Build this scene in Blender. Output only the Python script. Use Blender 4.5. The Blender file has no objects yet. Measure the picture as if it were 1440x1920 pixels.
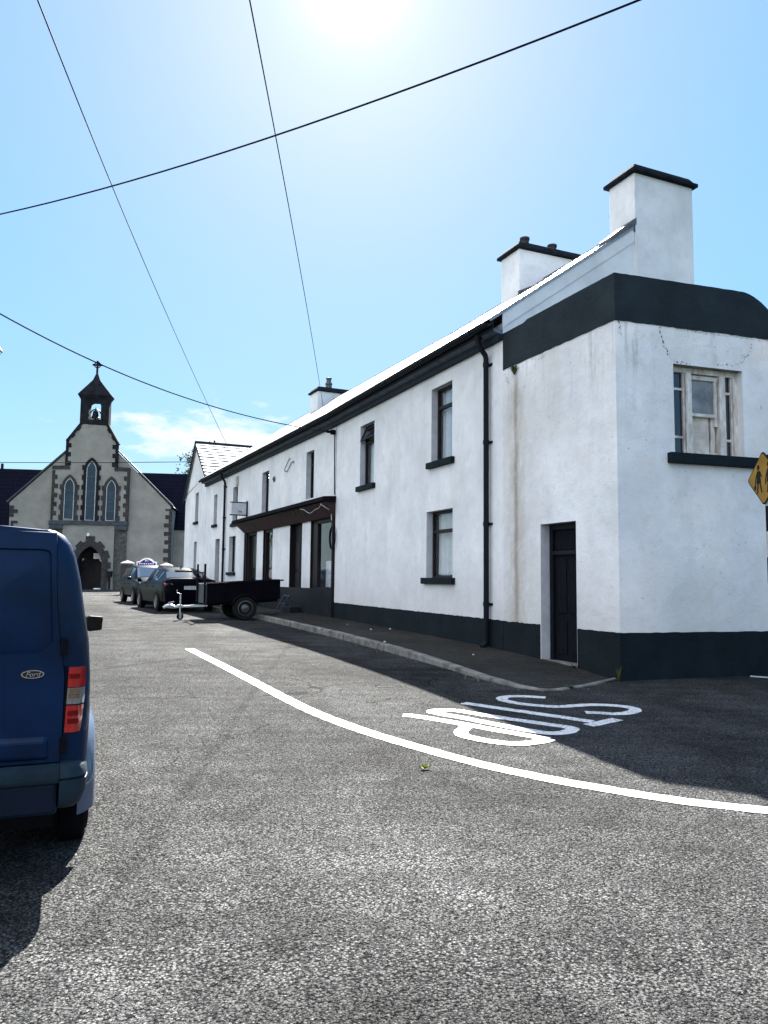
import bpy, bmesh, math, random
import numpy as np
from mathutils import Matrix, Vector
R = math.radians
random.seed(7)
SC = bpy.context.scene
COL = SC.collection

# ------------------------------------------------------------------ camera
F_PX = 1442.0
CAM = Vector((-7.1, 0.0, 1.6))
YAW, PITCH, ROLL = R(23.515), R(5.05), R(0.62)
fwd = Vector((math.sin(YAW) * math.cos(PITCH), math.cos(YAW) * math.cos(PITCH), math.sin(PITCH)))
r0 = Vector((math.cos(YAW), -math.sin(YAW), 0))
u0 = r0.cross(fwd)
rt = r0 * math.cos(ROLL) + u0 * math.sin(ROLL)
up = u0 * math.cos(ROLL) - r0 * math.sin(ROLL)
cd = bpy.data.cameras.new("camera")
cam = bpy.data.objects.new("camera", cd)
COL.objects.link(cam)
cam.matrix_world = Matrix(((rt.x, up.x, -fwd.x, CAM.x), (rt.y, up.y, -fwd.y, CAM.y), (rt.z, up.z, -fwd.z, CAM.z), (0, 0, 0, 1)))
cd.sensor_fit = 'VERTICAL'
cd.sensor_height = 24.0
cd.lens = 24.0 * F_PX / 1920.0
cd.clip_start = 0.05
cd.clip_end = 3000
SC.camera = cam

# ------------------------------------------------------------------ light
SUN_EL, SUN_AZ = R(40.1), R(20.8)
sund = Vector((math.sin(SUN_AZ) * math.cos(SUN_EL), math.cos(SUN_AZ) * math.cos(SUN_EL), math.sin(SUN_EL)))
sl = bpy.data.lights.new("sun", 'SUN')
sl.energy = 5.0
sl.angle = R(0.55)
sl.color = (1.0, 0.965, 0.91)
so = bpy.data.objects.new("sun", sl)
so.rotation_euler = sund.to_track_quat('Z', 'Y').to_euler()
so.location = (0, 0, 60)
COL.objects.link(so)

W = bpy.data.worlds.new("World")
SC.world = W
W.use_nodes = True
nt = W.node_tree
for n in list(nt.nodes):
    nt.nodes.remove(n)
def wn(t, **k):
    n = nt.nodes.new(t)
    for a, b in k.items():
        setattr(n, a, b)
    return n
sky = wn('ShaderNodeTexSky', sky_type='NISHITA', sun_disc=False, sun_elevation=SUN_EL, sun_rotation=SUN_AZ, altitude=0, air_density=1.0, dust_density=0.4, ozone_density=3.0)
bg = wn('ShaderNodeBackground')
bg.inputs['Strength'].default_value = 0.085
wo = wn('ShaderNodeOutputWorld')
# thin broken cloud low over the far end of the street
tc = wn('ShaderNodeTexCoord')
mp = wn('ShaderNodeMapping')
mp.inputs['Scale'].default_value = (9, 9, 26)
nz = wn('ShaderNodeTexNoise')
nz.inputs['Scale'].default_value = 1.3
nz.inputs['Detail'].default_value = 8
nz.inputs['Roughness'].default_value = 0.62
nt.links.new(tc.outputs['Generated'], mp.inputs['Vector'])
nt.links.new(mp.outputs['Vector'], nz.inputs['Vector'])
d0 = (fwd + rt * (410 - 720) / F_PX + up * (960 - 815) / F_PX).normalized()
tv = Vector((d0.y, -d0.x, 0)).normalized()
def dotn(v):
    n = wn('ShaderNodeVectorMath', operation='DOT_PRODUCT')
    n.inputs[1].default_value = v
    nt.links.new(tc.outputs['Generated'], n.inputs[0])
    return n.outputs['Value']
def mth(op, a, b=None, c=None):
    n = wn('ShaderNodeMath', operation=op)
    for i, v in enumerate((a, b, c)):
        if v is None:
            continue
        if isinstance(v, (int, float)):
            n.inputs[i].default_value = v
        else:
            nt.links.new(v, n.inputs[i])
    return n.outputs[0]
ea = mth('DIVIDE', dotn(tv), 0.125)
eb = mth('DIVIDE', mth('SUBTRACT', dotn(Vector((0, 0, 1))), d0.z), 0.036)
fr = mth('GREATER_THAN', dotn(d0), 0.2)
msk = mth('MULTIPLY', mth('EXPONENT', mth('MULTIPLY', mth('ADD', mth('MULTIPLY', ea, ea), mth('MULTIPLY', eb, eb)), -1.0)), fr)
cl = mth('MULTIPLY', mth('SUBTRACT', mth('ADD', nz.outputs['Fac'], mth('MULTIPLY', msk, 0.38)), 0.66), 5.0)
cl = mth('MULTIPLY', mth('MINIMUM', mth('MAXIMUM', cl, 0.0), 1.0), mth('MINIMUM', mth('MULTIPLY', msk, 4.0), 0.9))
# bright cumulus out of view on the left, added to fill the shaded walls
mp2 = wn('ShaderNodeMapping')
mp2.inputs['Scale'].default_value = (2.2, 2.2, 4.2)
nz2 = wn('ShaderNodeTexNoise')
nz2.inputs['Scale'].default_value = 1.5
nz2.inputs['Detail'].default_value = 9
nz2.inputs['Roughness'].default_value = 0.6
nt.links.new(tc.outputs['Generated'], mp2.inputs['Vector'])
nt.links.new(mp2.outputs['Vector'], nz2.inputs['Vector'])
away = mth('MINIMUM', mth('MAXIMUM', mth('DIVIDE', mth('SUBTRACT', dotn(Vector((-0.93, -0.05, 0.36)).normalized()), 0.12), 0.3), 0.0), 1.0)
away = mth('MULTIPLY', away, mth('MINIMUM', mth('MAXIMUM', mth('DIVIDE', mth('SUBTRACT', 0.55, dotn(fwd)), 0.2), 0.0), 1.0))
cl2 = mth('MULTIPLY', mth('MINIMUM', mth('MAXIMUM', mth('MULTIPLY', mth('SUBTRACT', nz2.outputs['Fac'], 0.42), 7.0), 0.0), 1.0), away)
mx2 = wn('ShaderNodeMix', data_type='RGBA')
nt.links.new(cl2, mx2.inputs['Factor'])
mx2.inputs['B'].default_value = (5.2, 5.0, 4.95, 1)
mx = wn('ShaderNodeMix', data_type='RGBA')
nt.links.new(cl, mx.inputs['Factor'])
lumn = wn('ShaderNodeVectorMath', operation='DOT_PRODUCT')
nt.links.new(sky.outputs['Color'], lumn.inputs[0])
lumn.inputs[1].default_value = (0.2126, 0.7152, 0.0722)
sfac = mth('POWER', mth('MAXIMUM', lumn.outputs['Value'], 0.05), -0.72)
skc = wn('ShaderNodeVectorMath', operation='SCALE')
nt.links.new(sky.outputs['Color'], skc.inputs[0])
nt.links.new(sfac, skc.inputs['Scale'])
hs = wn('ShaderNodeHueSaturation')
hs.inputs['Saturation'].default_value = 1.15
hs.inputs['Value'].default_value = 0.86
skt = wn('ShaderNodeVectorMath', operation='MULTIPLY')
skt.inputs[1].default_value = (0.96, 1.045, 1.0)
nt.links.new(skc.outputs['Vector'], skt.inputs[0])
nt.links.new(skt.outputs['Vector'], hs.inputs['Color'])
lowf = mth('MINIMUM', mth('MAXIMUM', mth('DIVIDE', mth('SUBTRACT', 0.10, dotn(Vector((0, 0, 1)))), 0.09), 0.0), 0.9)
hz = wn('ShaderNodeMix', data_type='RGBA')
nt.links.new(lowf, hz.inputs['Factor'])
nt.links.new(hs.outputs['Color'], hz.inputs['A'])
hz.inputs['B'].default_value = (1.15, 1.55, 1.75, 1)
ct = dotn(sund)
aur = mth('ADD', mth('MULTIPLY', mth('EXPONENT', mth('DIVIDE', mth('SUBTRACT', ct, 1.0), 0.0012)), 1.05), mth('MULTIPLY', mth('EXPONENT', mth('DIVIDE', mth('SUBTRACT', ct, 1.0), 0.012)), 0.26))
aus = wn('ShaderNodeVectorMath', operation='SCALE')
aus.inputs[0].default_value = (1.0, 0.97, 0.90)
nt.links.new(aur, aus.inputs['Scale'])
ska = wn('ShaderNodeVectorMath', operation='ADD')
nt.links.new(hz.outputs['Result'], ska.inputs[0])
nt.links.new(aus.outputs['Vector'], ska.inputs[1])
nt.links.new(ska.outputs['Vector'], mx.inputs['A'])
mx.inputs['B'].default_value = (2.1, 2.12, 2.15, 1)
nt.links.new(mx.outputs['Result'], mx2.inputs['A'])
nt.links.new(mx2.outputs['Result'], bg.inputs['Color'])
nt.links.new(bg.outputs['Background'], wo.inputs['Surface'])

vs = SC.view_settings
vs.view_transform = 'Standard'
vs.look = 'None'
vs.exposure = 2.75
vs.gamma = 1.0
vs.use_curve_mapping = False
SC.cycles.max_bounces = 6
SC.cycles.transparent_max_bounces = 12

# ------------------------------------------------------------------ mesh helpers
class MB:
    """collects faces; f maps local coordinates to world coordinates"""
    def __init__(s, f=None):
        s.v, s.f, s.m = [], [], f
    def pt(s, p):
        q = s.m(*p) if s.m else p
        s.v.append((float(q[0]), float(q[1]), float(q[2])))
        return len(s.v) - 1
    def face(s, pts):
        s.f.append([s.pt(p) for p in pts])
    def box(s, x0, x1, y0, y1, z0, z1):
        i = [s.pt((x, y, z)) for z in (z0, z1) for y in (y0, y1) for x in (x0, x1)]
        for a in ((0, 2, 3, 1), (4, 5, 7, 6), (0, 1, 5, 4), (2, 6, 7, 3), (0, 4, 6, 2), (1, 3, 7, 5)):
            s.f.append([i[k] for k in a])
        return s
    def hexa(s, low, high):
        """prism between two closed rings of equal length"""
        n = len(low)
        a = [s.pt(p) for p in low]
        b = [s.pt(p) for p in high]
        s.f.append(a[::-1])
        s.f.append(b)
        for k in range(n):
            s.f.append([a[k], a[(k + 1) % n], b[(k + 1) % n], b[k]])
        return s
    def tube(s, pts, r, n=8, cap=True):
        P = [Vector(p) for p in pts]
        rings = []
        for k, p in enumerate(P):
            d = (P[min(k + 1, len(P) - 1)] - P[max(k - 1, 0)]).normalized()
            a = d.orthogonal().normalized() if k == 0 else (s._a - d * s._a.dot(d)).normalized()
            s._a = a
            b = d.cross(a)
            rr = r[k] if isinstance(r, (list, tuple)) else r
            rings.append([s.pt(p + a * rr * math.cos(2 * math.pi * j / n) + b * rr * math.sin(2 * math.pi * j / n)) for j in range(n)])
        for k in range(len(rings) - 1):
            for j in range(n):
                s.f.append([rings[k][j], rings[k][(j + 1) % n], rings[k + 1][(j + 1) % n], rings[k + 1][j]])
        if cap:
            s.f.append(rings[0][::-1])
            s.f.append(rings[-1])
        return s
    def lathe(s, prof, c, ax=(0, 0, 1), n=24):
        """prof: (radius, height along ax)"""
        ax = Vector(ax).normalized()
        a = ax.orthogonal().normalized()
        b = ax.cross(a)
        c = Vector(c)
        rings = []
        for r, h in prof:
            rings.append([s.pt(c + ax * h + (a * math.cos(2 * math.pi * j / n) + b * math.sin(2 * math.pi * j / n)) * max(r, 1e-4)) for j in range(n)])
        for k in range(len(rings) - 1):
            for j in range(n):
                s.f.append([rings[k][j], rings[k][(j + 1) % n], rings[k + 1][(j + 1) % n], rings[k + 1][j]])
        s.f.append(rings[0][::-1])
        s.f.append(rings[-1])
        return s
    def grid(s, rows, closed=False):
        idx = [[s.pt(p) for p in row] for row in rows]
        for a, b in zip(idx[:-1], idx[1:]):
            m = len(a)
            for j in range(m if closed else m - 1):
                s.f.append([a[j], a[(j + 1) % m], b[(j + 1) % m], b[j]])
        return idx

MATS = {}
INV = {}
def mesh_obj(name, mb, mat, parent=None, smooth=None, bevel=0, label=None, recalc=True, merge=False):
    me = bpy.data.meshes.new(name)
    me.from_pydata(mb.v, [], mb.f)
    bm = bmesh.new()
    bm.from_mesh(me)
    if merge:
        bmesh.ops.remove_doubles(bm, verts=bm.verts, dist=1e-4)
    if recalc:
        bmesh.ops.recalc_face_normals(bm, faces=bm.faces)
    bm.to_mesh(me)
    bm.free()
    o = bpy.data.objects.new(name, me)
    COL.objects.link(o)
    if parent is not None:
        me.transform(Matrix(INV[parent.name]))
        o.parent = parent
        INV[o.name] = INV[parent.name]
    else:
        INV[o.name] = Matrix.Identity(4)
    me.materials.append(mat)
    if smooth:
        for p in me.polygons:
            p.use_smooth = True
        me.set_sharp_from_angle(angle=R(smooth))
    if bevel:
        b = o.modifiers.new("bevel", 'BEVEL')
        b.width = bevel
        b.segments = 2
        b.limit_method = 'ANGLE'
        b.angle_limit = R(40)
        b.harden_normals = False
    if label:
        o['label'] = label
    return o
def thing(name, label, cat, loc=(0, 0, 0), rz=0.0, group=None):
    o = bpy.data.objects.new(name, None)
    o.empty_display_size = 0.3
    COL.objects.link(o)
    o.location = loc
    o.rotation_euler = (0, 0, rz)
    INV[o.name] = (Matrix.Translation(Vector(loc)) @ Matrix.Rotation(rz, 4, 'Z')).inverted()
    tag(o, label, cat, group)
    return o
def tag(o, label, cat, group=None):
    o['label'] = label
    o['category'] = cat
    if group:
        o['group'] = group
    return o
def struct(o, kind='structure'):
    o['kind'] = kind
    return o
def text_obj(name, body, size, mat, parent, origin, xdir, ydir, extrude=0.002, shear=0.0, align='CENTER'):
    cu = bpy.data.curves.new(name, 'FONT')
    cu.body = body
    cu.size = size
    cu.extrude = extrude
    cu.shear = shear
    cu.align_x = align
    cu.align_y = 'CENTER'
    cu.materials.append(mat)
    o = bpy.data.objects.new(name, cu)
    COL.objects.link(o)
    x = Vector(xdir).normalized()
    y = Vector(ydir).normalized()
    z = x.cross(y)
    M = Matrix(((x.x, y.x, z.x, origin[0]), (x.y, y.y, z.y, origin[1]), (x.z, y.z, z.z, origin[2]), (0, 0, 0, 1)))
    bpy.context.view_layer.update()
    me = bpy.data.meshes.new_from_object(o.evaluated_get(bpy.context.evaluated_depsgraph_get()))
    bpy.data.objects.remove(o)
    bpy.data.curves.remove(cu)
    o = bpy.data.objects.new(name, me)
    COL.objects.link(o)
    me.transform(Matrix(INV[parent.name]) @ M)
    o.parent = parent
    return o

# ------------------------------------------------------------------ materials
def nodes_of(name):
    m = bpy.data.materials.new(name)
    m.use_nodes = True
    t = m.node_tree
    b = t.nodes['Principled BSDF']
    return m, t, b
def add(t, ty, **k):
    n = t.nodes.new(ty)
    for a, v in k.items():
        setattr(n, a, v)
    return n
def tmath(t, op, a, b=None, clamp=False):
    n = add(t, 'ShaderNodeMath', operation=op, use_clamp=clamp)
    for i, v in enumerate((a, b)):
        if v is None:
            continue
        if isinstance(v, (int, float)):
            n.inputs[i].default_value = v
        else:
            t.links.new(v, n.inputs[i])
    return n.outputs[0]
def tnoise(t, vec, scale, detail=4, rough=0.55, stretch=None):
    if stretch:
        mp = add(t, 'ShaderNodeMapping')
        mp.inputs['Scale'].default_value = stretch
        t.links.new(vec, mp.inputs['Vector'])
        vec = mp.outputs['Vector']
    n = add(t, 'ShaderNodeTexNoise')
    n.inputs['Scale'].default_value = scale
    n.inputs['Detail'].default_value = detail
    n.inputs['Roughness'].default_value = rough
    t.links.new(vec, n.inputs['Vector'])
    return n.outputs['Fac']
def tmix(t, fac, a, b, mode='MIX'):
    n = add(t, 'ShaderNodeMix', data_type='RGBA', blend_type=mode)
    for key, v in (('Factor', fac), ('A', a), ('B', b)):
        if isinstance(v, (int, float)):
            n.inputs[key].default_value = v
        elif isinstance(v, (tuple, list)):
            n.inputs[key].default_value = (v[0], v[1], v[2], 1)
        else:
            t.links.new(v, n.inputs[key])
    return n.outputs['Result']
def ramp(t, fac, lo, hi):
    n = add(t, 'ShaderNodeMapRange')
    n.inputs['From Min'].default_value = lo
    n.inputs['From Max'].default_value = hi
    t.links.new(fac, n.inputs['Value'])
    return n.outputs['Result']
def bump(t, b, h, strength, dist):
    n = add(t, 'ShaderNodeBump')
    n.inputs['Strength'].default_value = strength
    n.inputs['Distance'].default_value = dist
    t.links.new(h, n.inputs['Height'])
    t.links.new(n.outputs['Normal'], b.inputs['Normal'])
    return n
def mat(name, col, rough=0.6, var=0.2, scale=5.0, bmp=0.0, bscale=60.0, metal=0.0, spec=0.2, stretch=None, col2=None, coat=0.0):
    m, t, b = nodes_of(name)
    pos = add(t, 'ShaderNodeTexCoord').outputs['Object']
    n = tnoise(t, pos, scale, 6, 0.6, stretch)
    if col2 is None:
        col2 = tuple(c * (1 - var) for c in col)
        col = tuple(min(1, c * (1 + var)) for c in col)
    t.links.new(tmix(t, ramp(t, n, 0.3, 0.7), col2, col), b.inputs['Base Color'])
    b.inputs['Roughness'].default_value = rough
    b.inputs['Metallic'].default_value = metal
    b.inputs['Specular IOR Level'].default_value = spec
    if coat:
        b.inputs['Coat Weight'].default_value = coat
        b.inputs['Coat Roughness'].default_value = 0.04
    if bmp:
        bump(t, b, tnoise(t, pos, bscale, 4), 0.8, bmp)
    MATS[name] = m
    return m

def asphalt(name, lo, hi, chip, relief=0.6, patch=0.35, spec=0.2, rough=0.8, wear=False):
    """bound stone chippings: every stone has its own tone and tilt, dark binder between"""
    m, t, b = nodes_of(name)
    pos = add(t, 'ShaderNodeTexCoord').outputs['Object']
    wob = add(t, 'ShaderNodeTexNoise')
    wob.inputs['Scale'].default_value = chip * 0.7
    t.links.new(pos, wob.inputs['Vector'])
    off = add(t, 'ShaderNodeVectorMath', operation='MULTIPLY_ADD')
    off.inputs[1].default_value = (0.9 / chip,) * 3
    t.links.new(wob.outputs['Color'], off.inputs[0])
    t.links.new(pos, off.inputs[2])
    def layer(sc):
        v = add(t, 'ShaderNodeTexVoronoi', feature='F1')
        v.inputs['Scale'].default_value = sc
        t.links.new(off.outputs[0], v.inputs['Vector'])
        loc = add(t, 'ShaderNodeVectorMath', operation='SUBTRACT')
        t.links.new(off.outputs[0], loc.inputs[0])
        t.links.new(v.outputs['Position'], loc.inputs[1])
        cen = add(t, 'ShaderNodeVectorMath', operation='SUBTRACT')
        t.links.new(v.outputs['Color'], cen.inputs[0])
        cen.inputs[1].default_value = (0.5, 0.5, 0.5)
        dp = add(t, 'ShaderNodeVectorMath', operation='DOT_PRODUCT')
        t.links.new(loc.outputs[0], dp.inputs[0])
        t.links.new(cen.outputs[0], dp.inputs[1])
        tilt = tmath(t, 'MULTIPLY', dp.outputs['Value'], sc * 2.2)
        sep = add(t, 'ShaderNodeSeparateColor')
        t.links.new(v.outputs['Color'], sep.inputs[0])
        return v.outputs['Distance'], tilt, sep.outputs[2]
    d1, tilt1, rnd = layer(chip)
    d2, tilt2, rnd2 = layer(chip * 2.3)
    tone = tmath(t, 'POWER', rnd, 1.6)
    tone = tmath(t, 'ADD', tmath(t, 'MULTIPLY', tone, 0.75), tmath(t, 'MULTIPLY', rnd2, 0.25))
    col = tmix(t, tone, lo, hi)
    gap = ramp(t, tmath(t, 'ADD', d1, tmath(t, 'MULTIPLY', d2, 0.25)), 0.55, 0.80)
    col = tmix(t, tmath(t, 'MULTIPLY', gap, 0.72, True), col, (0.006, 0.006, 0.007))
    big = tnoise(t, pos, 0.45, 5, 0.6)
    med = tnoise(t, pos, 2.6, 4, 0.6)
    sh = tmath(t, 'ADD', tmath(t, 'MULTIPLY', ramp(t, big, 0.3, 0.7), patch), tmath(t, 'MULTIPLY', ramp(t, med, 0.3, 0.7), patch * 0.6))
    mul = tmath(t, 'ADD', sh, 1.0 - patch * 0.8)
    if wear:
        # polished wheel tracks along the street, old oil drips, hairline cracks
        trk = tnoise(t, pos, 0.9, 3, 0.5, (1.0, 0.09, 1))
        mul = tmath(t, 'MULTIPLY', mul, tmath(t, 'ADD', 0.82, tmath(t, 'MULTIPLY', ramp(t, trk, 0.35, 0.65), 0.44)))
        oil = ramp(t, tnoise(t, pos, 1.35, 2, 0.4), 0.70, 0.80)
        mul = tmath(t, 'MULTIPLY', mul, tmath(t, 'SUBTRACT', 1.0, tmath(t, 'MULTIPLY', oil, 0.45)))
        w2 = add(t, 'ShaderNodeTexNoise')
        w2.inputs['Scale'].default_value = 1.1
        w2.inputs['Detail'].default_value = 6
        t.links.new(pos, w2.inputs['Vector'])
        o2 = add(t, 'ShaderNodeVectorMath', operation='MULTIPLY_ADD')
        o2.inputs[1].default_value = (1.6, 1.6, 0)
        t.links.new(w2.outputs['Color'], o2.inputs[0])
        t.links.new(pos, o2.inputs[2])
        vc = add(t, 'ShaderNodeTexVoronoi', feature='DISTANCE_TO_EDGE')
        vc.inputs['Scale'].default_value = 0.16
        t.links.new(o2.outputs[0], vc.inputs['Vector'])
        crk = tmath(t, 'MULTIPLY', ramp(t, vc.outputs['Distance'], 0.0035, 0.0012), ramp(t, tnoise(t, pos, 0.7, 2), 0.44, 0.56))
        mul = tmath(t, 'MULTIPLY', mul, tmath(t, 'SUBTRACT', 1.0, tmath(t, 'MULTIPLY', crk, 0.7)))
        lump = ramp(t, tnoise(t, pos, 9.0, 2, 0.5), 0.70, 0.74)
        mul = tmath(t, 'MULTIPLY', mul, tmath(t, 'ADD', 1.0, tmath(t, 'MULTIPLY', lump, 0.35)))
    cc = add(t, 'ShaderNodeVectorMath', operation='SCALE')
    t.links.new(col, cc.inputs[0])
    t.links.new(mul, cc.inputs['Scale'])
    t.links.new(cc.outputs[0], b.inputs['Base Color'])
    b.inputs['Roughness'].default_value = rough
    b.inputs['Specular IOR Level'].default_value = spec
    dome = tmath(t, 'MULTIPLY', tmath(t, 'MULTIPLY', d1, d1), -1.1)
    h = tmath(t, 'ADD', tmath(t, 'ADD', dome, tilt1), tmath(t, 'ADD', tmath(t, 'MULTIPLY', tilt2, 0.4), tmath(t, 'MULTIPLY', rnd, 0.5)))
    bump(t, b, h, 1.0, relief / chip)
    return m

def plaster(name, stains):
    """white painted render; stains adds the drip, rust and damp marks of the old corner"""
    m, t, b = nodes_of(name)
    g = add(t, 'ShaderNodeNewGeometry')
    pos = g.outputs['Position']
    sx = add(t, 'ShaderNodeSeparateXYZ')
    t.links.new(pos, sx.inputs[0])
    X, Y, Z = sx.outputs
    n1 = tnoise(t, pos, 0.8, 6, 0.62)
    n2 = tnoise(t, pos, 4.0, 5, 0.6)
    n3 = tnoise(t, pos, 2.2, 5, 0.6, (1, 1, 0.18))
    n4 = tnoise(t, pos, 1.7, 7, 0.7)
    col = tmix(t, ramp(t, n1, 0.34, 0.66), (0.62, 0.64, 0.665), (0.80, 0.815, 0.83))
    col = tmix(t, tmath(t, 'MULTIPLY', ramp(t, n4, 0.50, 0.72), 0.40), col, (0.60, 0.585, 0.545))
    col = tmix(t, tmath(t, 'MULTIPLY', ramp(t, n2, 0.52, 0.75), 0.42), col, (0.52, 0.53, 0.54))
    col = tmix(t, tmath(t, 'MULTIPLY', ramp(t, n3, 0.52, 0.76), 0.34), col, (0.48, 0.475, 0.45))
    sp0 = tmath(t, 'MULTIPLY', ramp(t, tnoise(t, pos, 9.0, 4, 0.65), 0.66, 0.76), 0.30)
    col = tmix(t, sp0, col, (0.33, 0.31, 0.29))
    # splashed dirt above the plinth
    low = tmath(t, 'MULTIPLY', ramp(t, tmath(t, 'ADD', Z, tmath(t, 'MULTIPLY', n2, 1.6)), 2.9, 1.5), 0.5)
    col = tmix(t, low, col, (0.47, 0.46, 0.43))
    if stains:
        wob = tmath(t, 'MULTIPLY', tmath(t, 'SUBTRACT', tnoise(t, pos, 1.1, 3, 0.6, (1, 1, 1)), 0.5), 0.22)
        dy = tmath(t, 'ABSOLUTE', tmath(t, 'SUBTRACT', tmath(t, 'ADD', Y, wob), 10.80))
        onface = tmath(t, 'LESS_THAN', X, 0.03)
        frag = tnoise(t, pos, 7.0, 5, 0.7, (1, 1, 0.35))
        for wdt, amt, colr, lo, hi in ((0.085, 0.95, (0.085, 0.065, 0.06), 0.25, 0.5), (0.32, 0.65, (0.36, 0.31, 0.25), 0.25, 0.6), (0.8, 0.45, (0.48, 0.45, 0.39), 0.2, 0.6)):
            k = tmath(t, 'MULTIPLY', ramp(t, dy, wdt, wdt * 0.15), ramp(t, frag, lo, hi))
            k = tmath(t, 'MULTIPLY', tmath(t, 'MULTIPLY', k, onface), amt)
            k = tmath(t, 'MULTIPLY', k, ramp(t, Z, 5.2, 4.7))
            col = tmix(t, tmath(t, 'MULTIPLY', k, 1.0, True), col, colr)
        # black mould under the painted band and rust-brown peeling
        mo = tmath(t, 'MULTIPLY', ramp(t, Z, 4.3, 5.4), ramp(t, tnoise(t, pos, 5.5, 6, 0.72), 0.56, 0.72))
        col = tmix(t, tmath(t, 'MULTIPLY', mo, 0.5), col, (0.12, 0.115, 0.11))
        st = tmath(t, 'MULTIPLY', ramp(t, tnoise(t, pos, 5.0, 5, 0.7, (1, 1, 0.10)), 0.55, 0.72), ramp(t, tmath(t, 'ADD', Z, tmath(t, 'MULTIPLY', n2, 1.2)), 4.4, 5.9))
        col = tmix(t, tmath(t, 'MULTIPLY', st, 0.6, True), col, (0.21, 0.20, 0.18))
        pa = ramp(t, tnoise(t, pos, 0.65, 3, 0.4), 0.56, 0.60)
        col = tmix(t, tmath(t, 'MULTIPLY', pa, 0.28), col, (0.60, 0.585, 0.53))
        sp = tmath(t, 'MULTIPLY', ramp(t, tnoise(t, pos, 14.0, 3, 0.6), 0.67, 0.73), 0.6)
        col = tmix(t, sp, col, (0.2, 0.18, 0.16))
    t.links.new(col, b.inputs['Base Color'])
    b.inputs['Roughness'].default_value = 0.75
    b.inputs['Specular IOR Level'].default_value = 0.3
    h = tmath(t, 'ADD', tmath(t, 'MULTIPLY', tnoise(t, pos, 3.0, 4), 1.0), tmath(t, 'MULTIPLY', tnoise(t, pos, 45.0, 4), 0.18))
    bump(t, b, h, 0.8, 0.018 if not stains else 0.030)
    return m

def thin_glass(name, tint=(0.9, 0.93, 0.95), ior=1.55):
    m, t, b = nodes_of(name)
    t.nodes.remove(b)
    out = t.nodes['Material Output']
    tr = add(t, 'ShaderNodeBsdfTransparent')
    tr.inputs['Color'].default_value = (*tint, 1)
    gl = add(t, 'ShaderNodeBsdfGlossy')
    gl.inputs['Roughness'].default_value = 0.015
    pos = add(t, 'ShaderNodeTexCoord').outputs['Object']
    bn = add(t, 'ShaderNodeBump')
    bn.inputs['Strength'].default_value = 0.25
    bn.inputs['Distance'].default_value = 0.01
    t.links.new(tnoise(t, pos, 2.5, 2), bn.inputs['Height'])
    t.links.new(bn.outputs['Normal'], gl.inputs['Normal'])
    lw = add(t, 'ShaderNodeLayerWeight')
    lw.inputs['Blend'].default_value = 0.5
    f5 = tmath(t, 'POWER', lw.outputs['Facing'], 4.0)
    fzo = tmath(t, 'ADD', tmath(t, 'MULTIPLY', f5, 0.9), 0.08, True)
    mx = add(t, 'ShaderNodeMixShader')
    t.links.new(fzo, mx.inputs[0])
    t.links.new(tr.outputs[0], mx.inputs[1])
    t.links.new(gl.outputs[0], mx.inputs[2])
    t.links.new(mx.outputs[0], out.inputs['Surface'])
    return m
def solid_glass(name, col, spec=0.8, rough=0.03):
    m = mat(name, col, rough, 0.15, 3.0, spec=spec)
    return m

M_ROAD = asphalt('road_asphalt', (0.017, 0.0175, 0.018), (0.130, 0.131, 0.127), 84, 0.85, 0.9, 0.05, 0.9, True)
M_PAVE = asphalt('pavement_tarmac', (0.024, 0.024, 0.022), (0.092, 0.088, 0.077), 95, 0.5, 0.7, 0.1, 0.9)
M_KERB = mat('kerb_concrete', (0.17, 0.165, 0.15), 0.85, 0.6, 5, 0.02, 30)
M_WALL = plaster('white_render', False)
M_WALLOLD = plaster('stained_white_render', True)
M_NAVY = mat('dark_plinth_paint', (0.009, 0.0155, 0.019), 0.7, 0.5, 2.2, 0.012, 25, spec=0.12, col2=(0.0035, 0.0075, 0.011))
M_BLACKP = mat('black_gutter_plastic', (0.004, 0.006, 0.011), 0.6, 0.3, 6, spec=0.15)
M_EAVE = mat('blue_grey_eaves_paint', (0.008, 0.015, 0.026), 0.7, 0.35, 5)
M_SOFFIT = mat('pale_soffit_paint', (0.10, 0.13, 0.165), 0.6, 0.3, 5)
M_SLATE = mat('roof_slate', (0.24, 0.245, 0.255), 0.5, 0.35, 9, 0.004, 40, spec=1.0)
M_LEAD = mat('lead_flashing', (0.10, 0.105, 0.11), 0.55, 0.5, 14, 0.01, 30)
M_POT = mat('terracotta', (0.045, 0.034, 0.035), 0.8, 0.4, 12)
M_CAP = mat('chimney_cap_cement', (0.012, 0.016, 0.022), 0.95, 0.5, 9, 0.006, 30, spec=0.05)
M_BROWN = mat('dark_brown_joinery', (0.012, 0.009, 0.011), 0.5, 0.35, 8, stretch=(6, 6, 1))
M_FASCIA = mat('brown_fascia_boards', (0.030, 0.016, 0.016), 0.55, 0.5, 4, stretch=(1, 3, 1))
M_DOOR = mat('weathered_black_door', (0.006, 0.006, 0.009), 0.6, 0.5, 8, 0.006, 30, stretch=(5, 5, 1))
M_ODOOR = mat('old_black_door_paint', (0.0045, 0.0055, 0.009), 0.85, 0.6, 7, 0.006, 30, spec=0.1, stretch=(4, 4, 1))
M_REVEAL = mat('grey_painted_reveal', (0.50, 0.52, 0.56), 0.7, 0.15, 5)
M_OLDPAINT = mat('flaking_cream_paint', (0.76, 0.75, 0.73), 0.75, 0.3, 13, 0.006, 40, col2=(0.34, 0.30, 0.26), stretch=(1, 1, .35))
M_GLASS = thin_glass('window_glass')
M_DGLASS = solid_glass('dark_window_glass', (0.008, 0.012, 0.02))
M_OGLASS = mat('old_glass_grey_reflection', (0.17, 0.19, 0.205), 0.25, 0.8, 1.7)  # the pane's grey reflection is painted into its base colour
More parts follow.
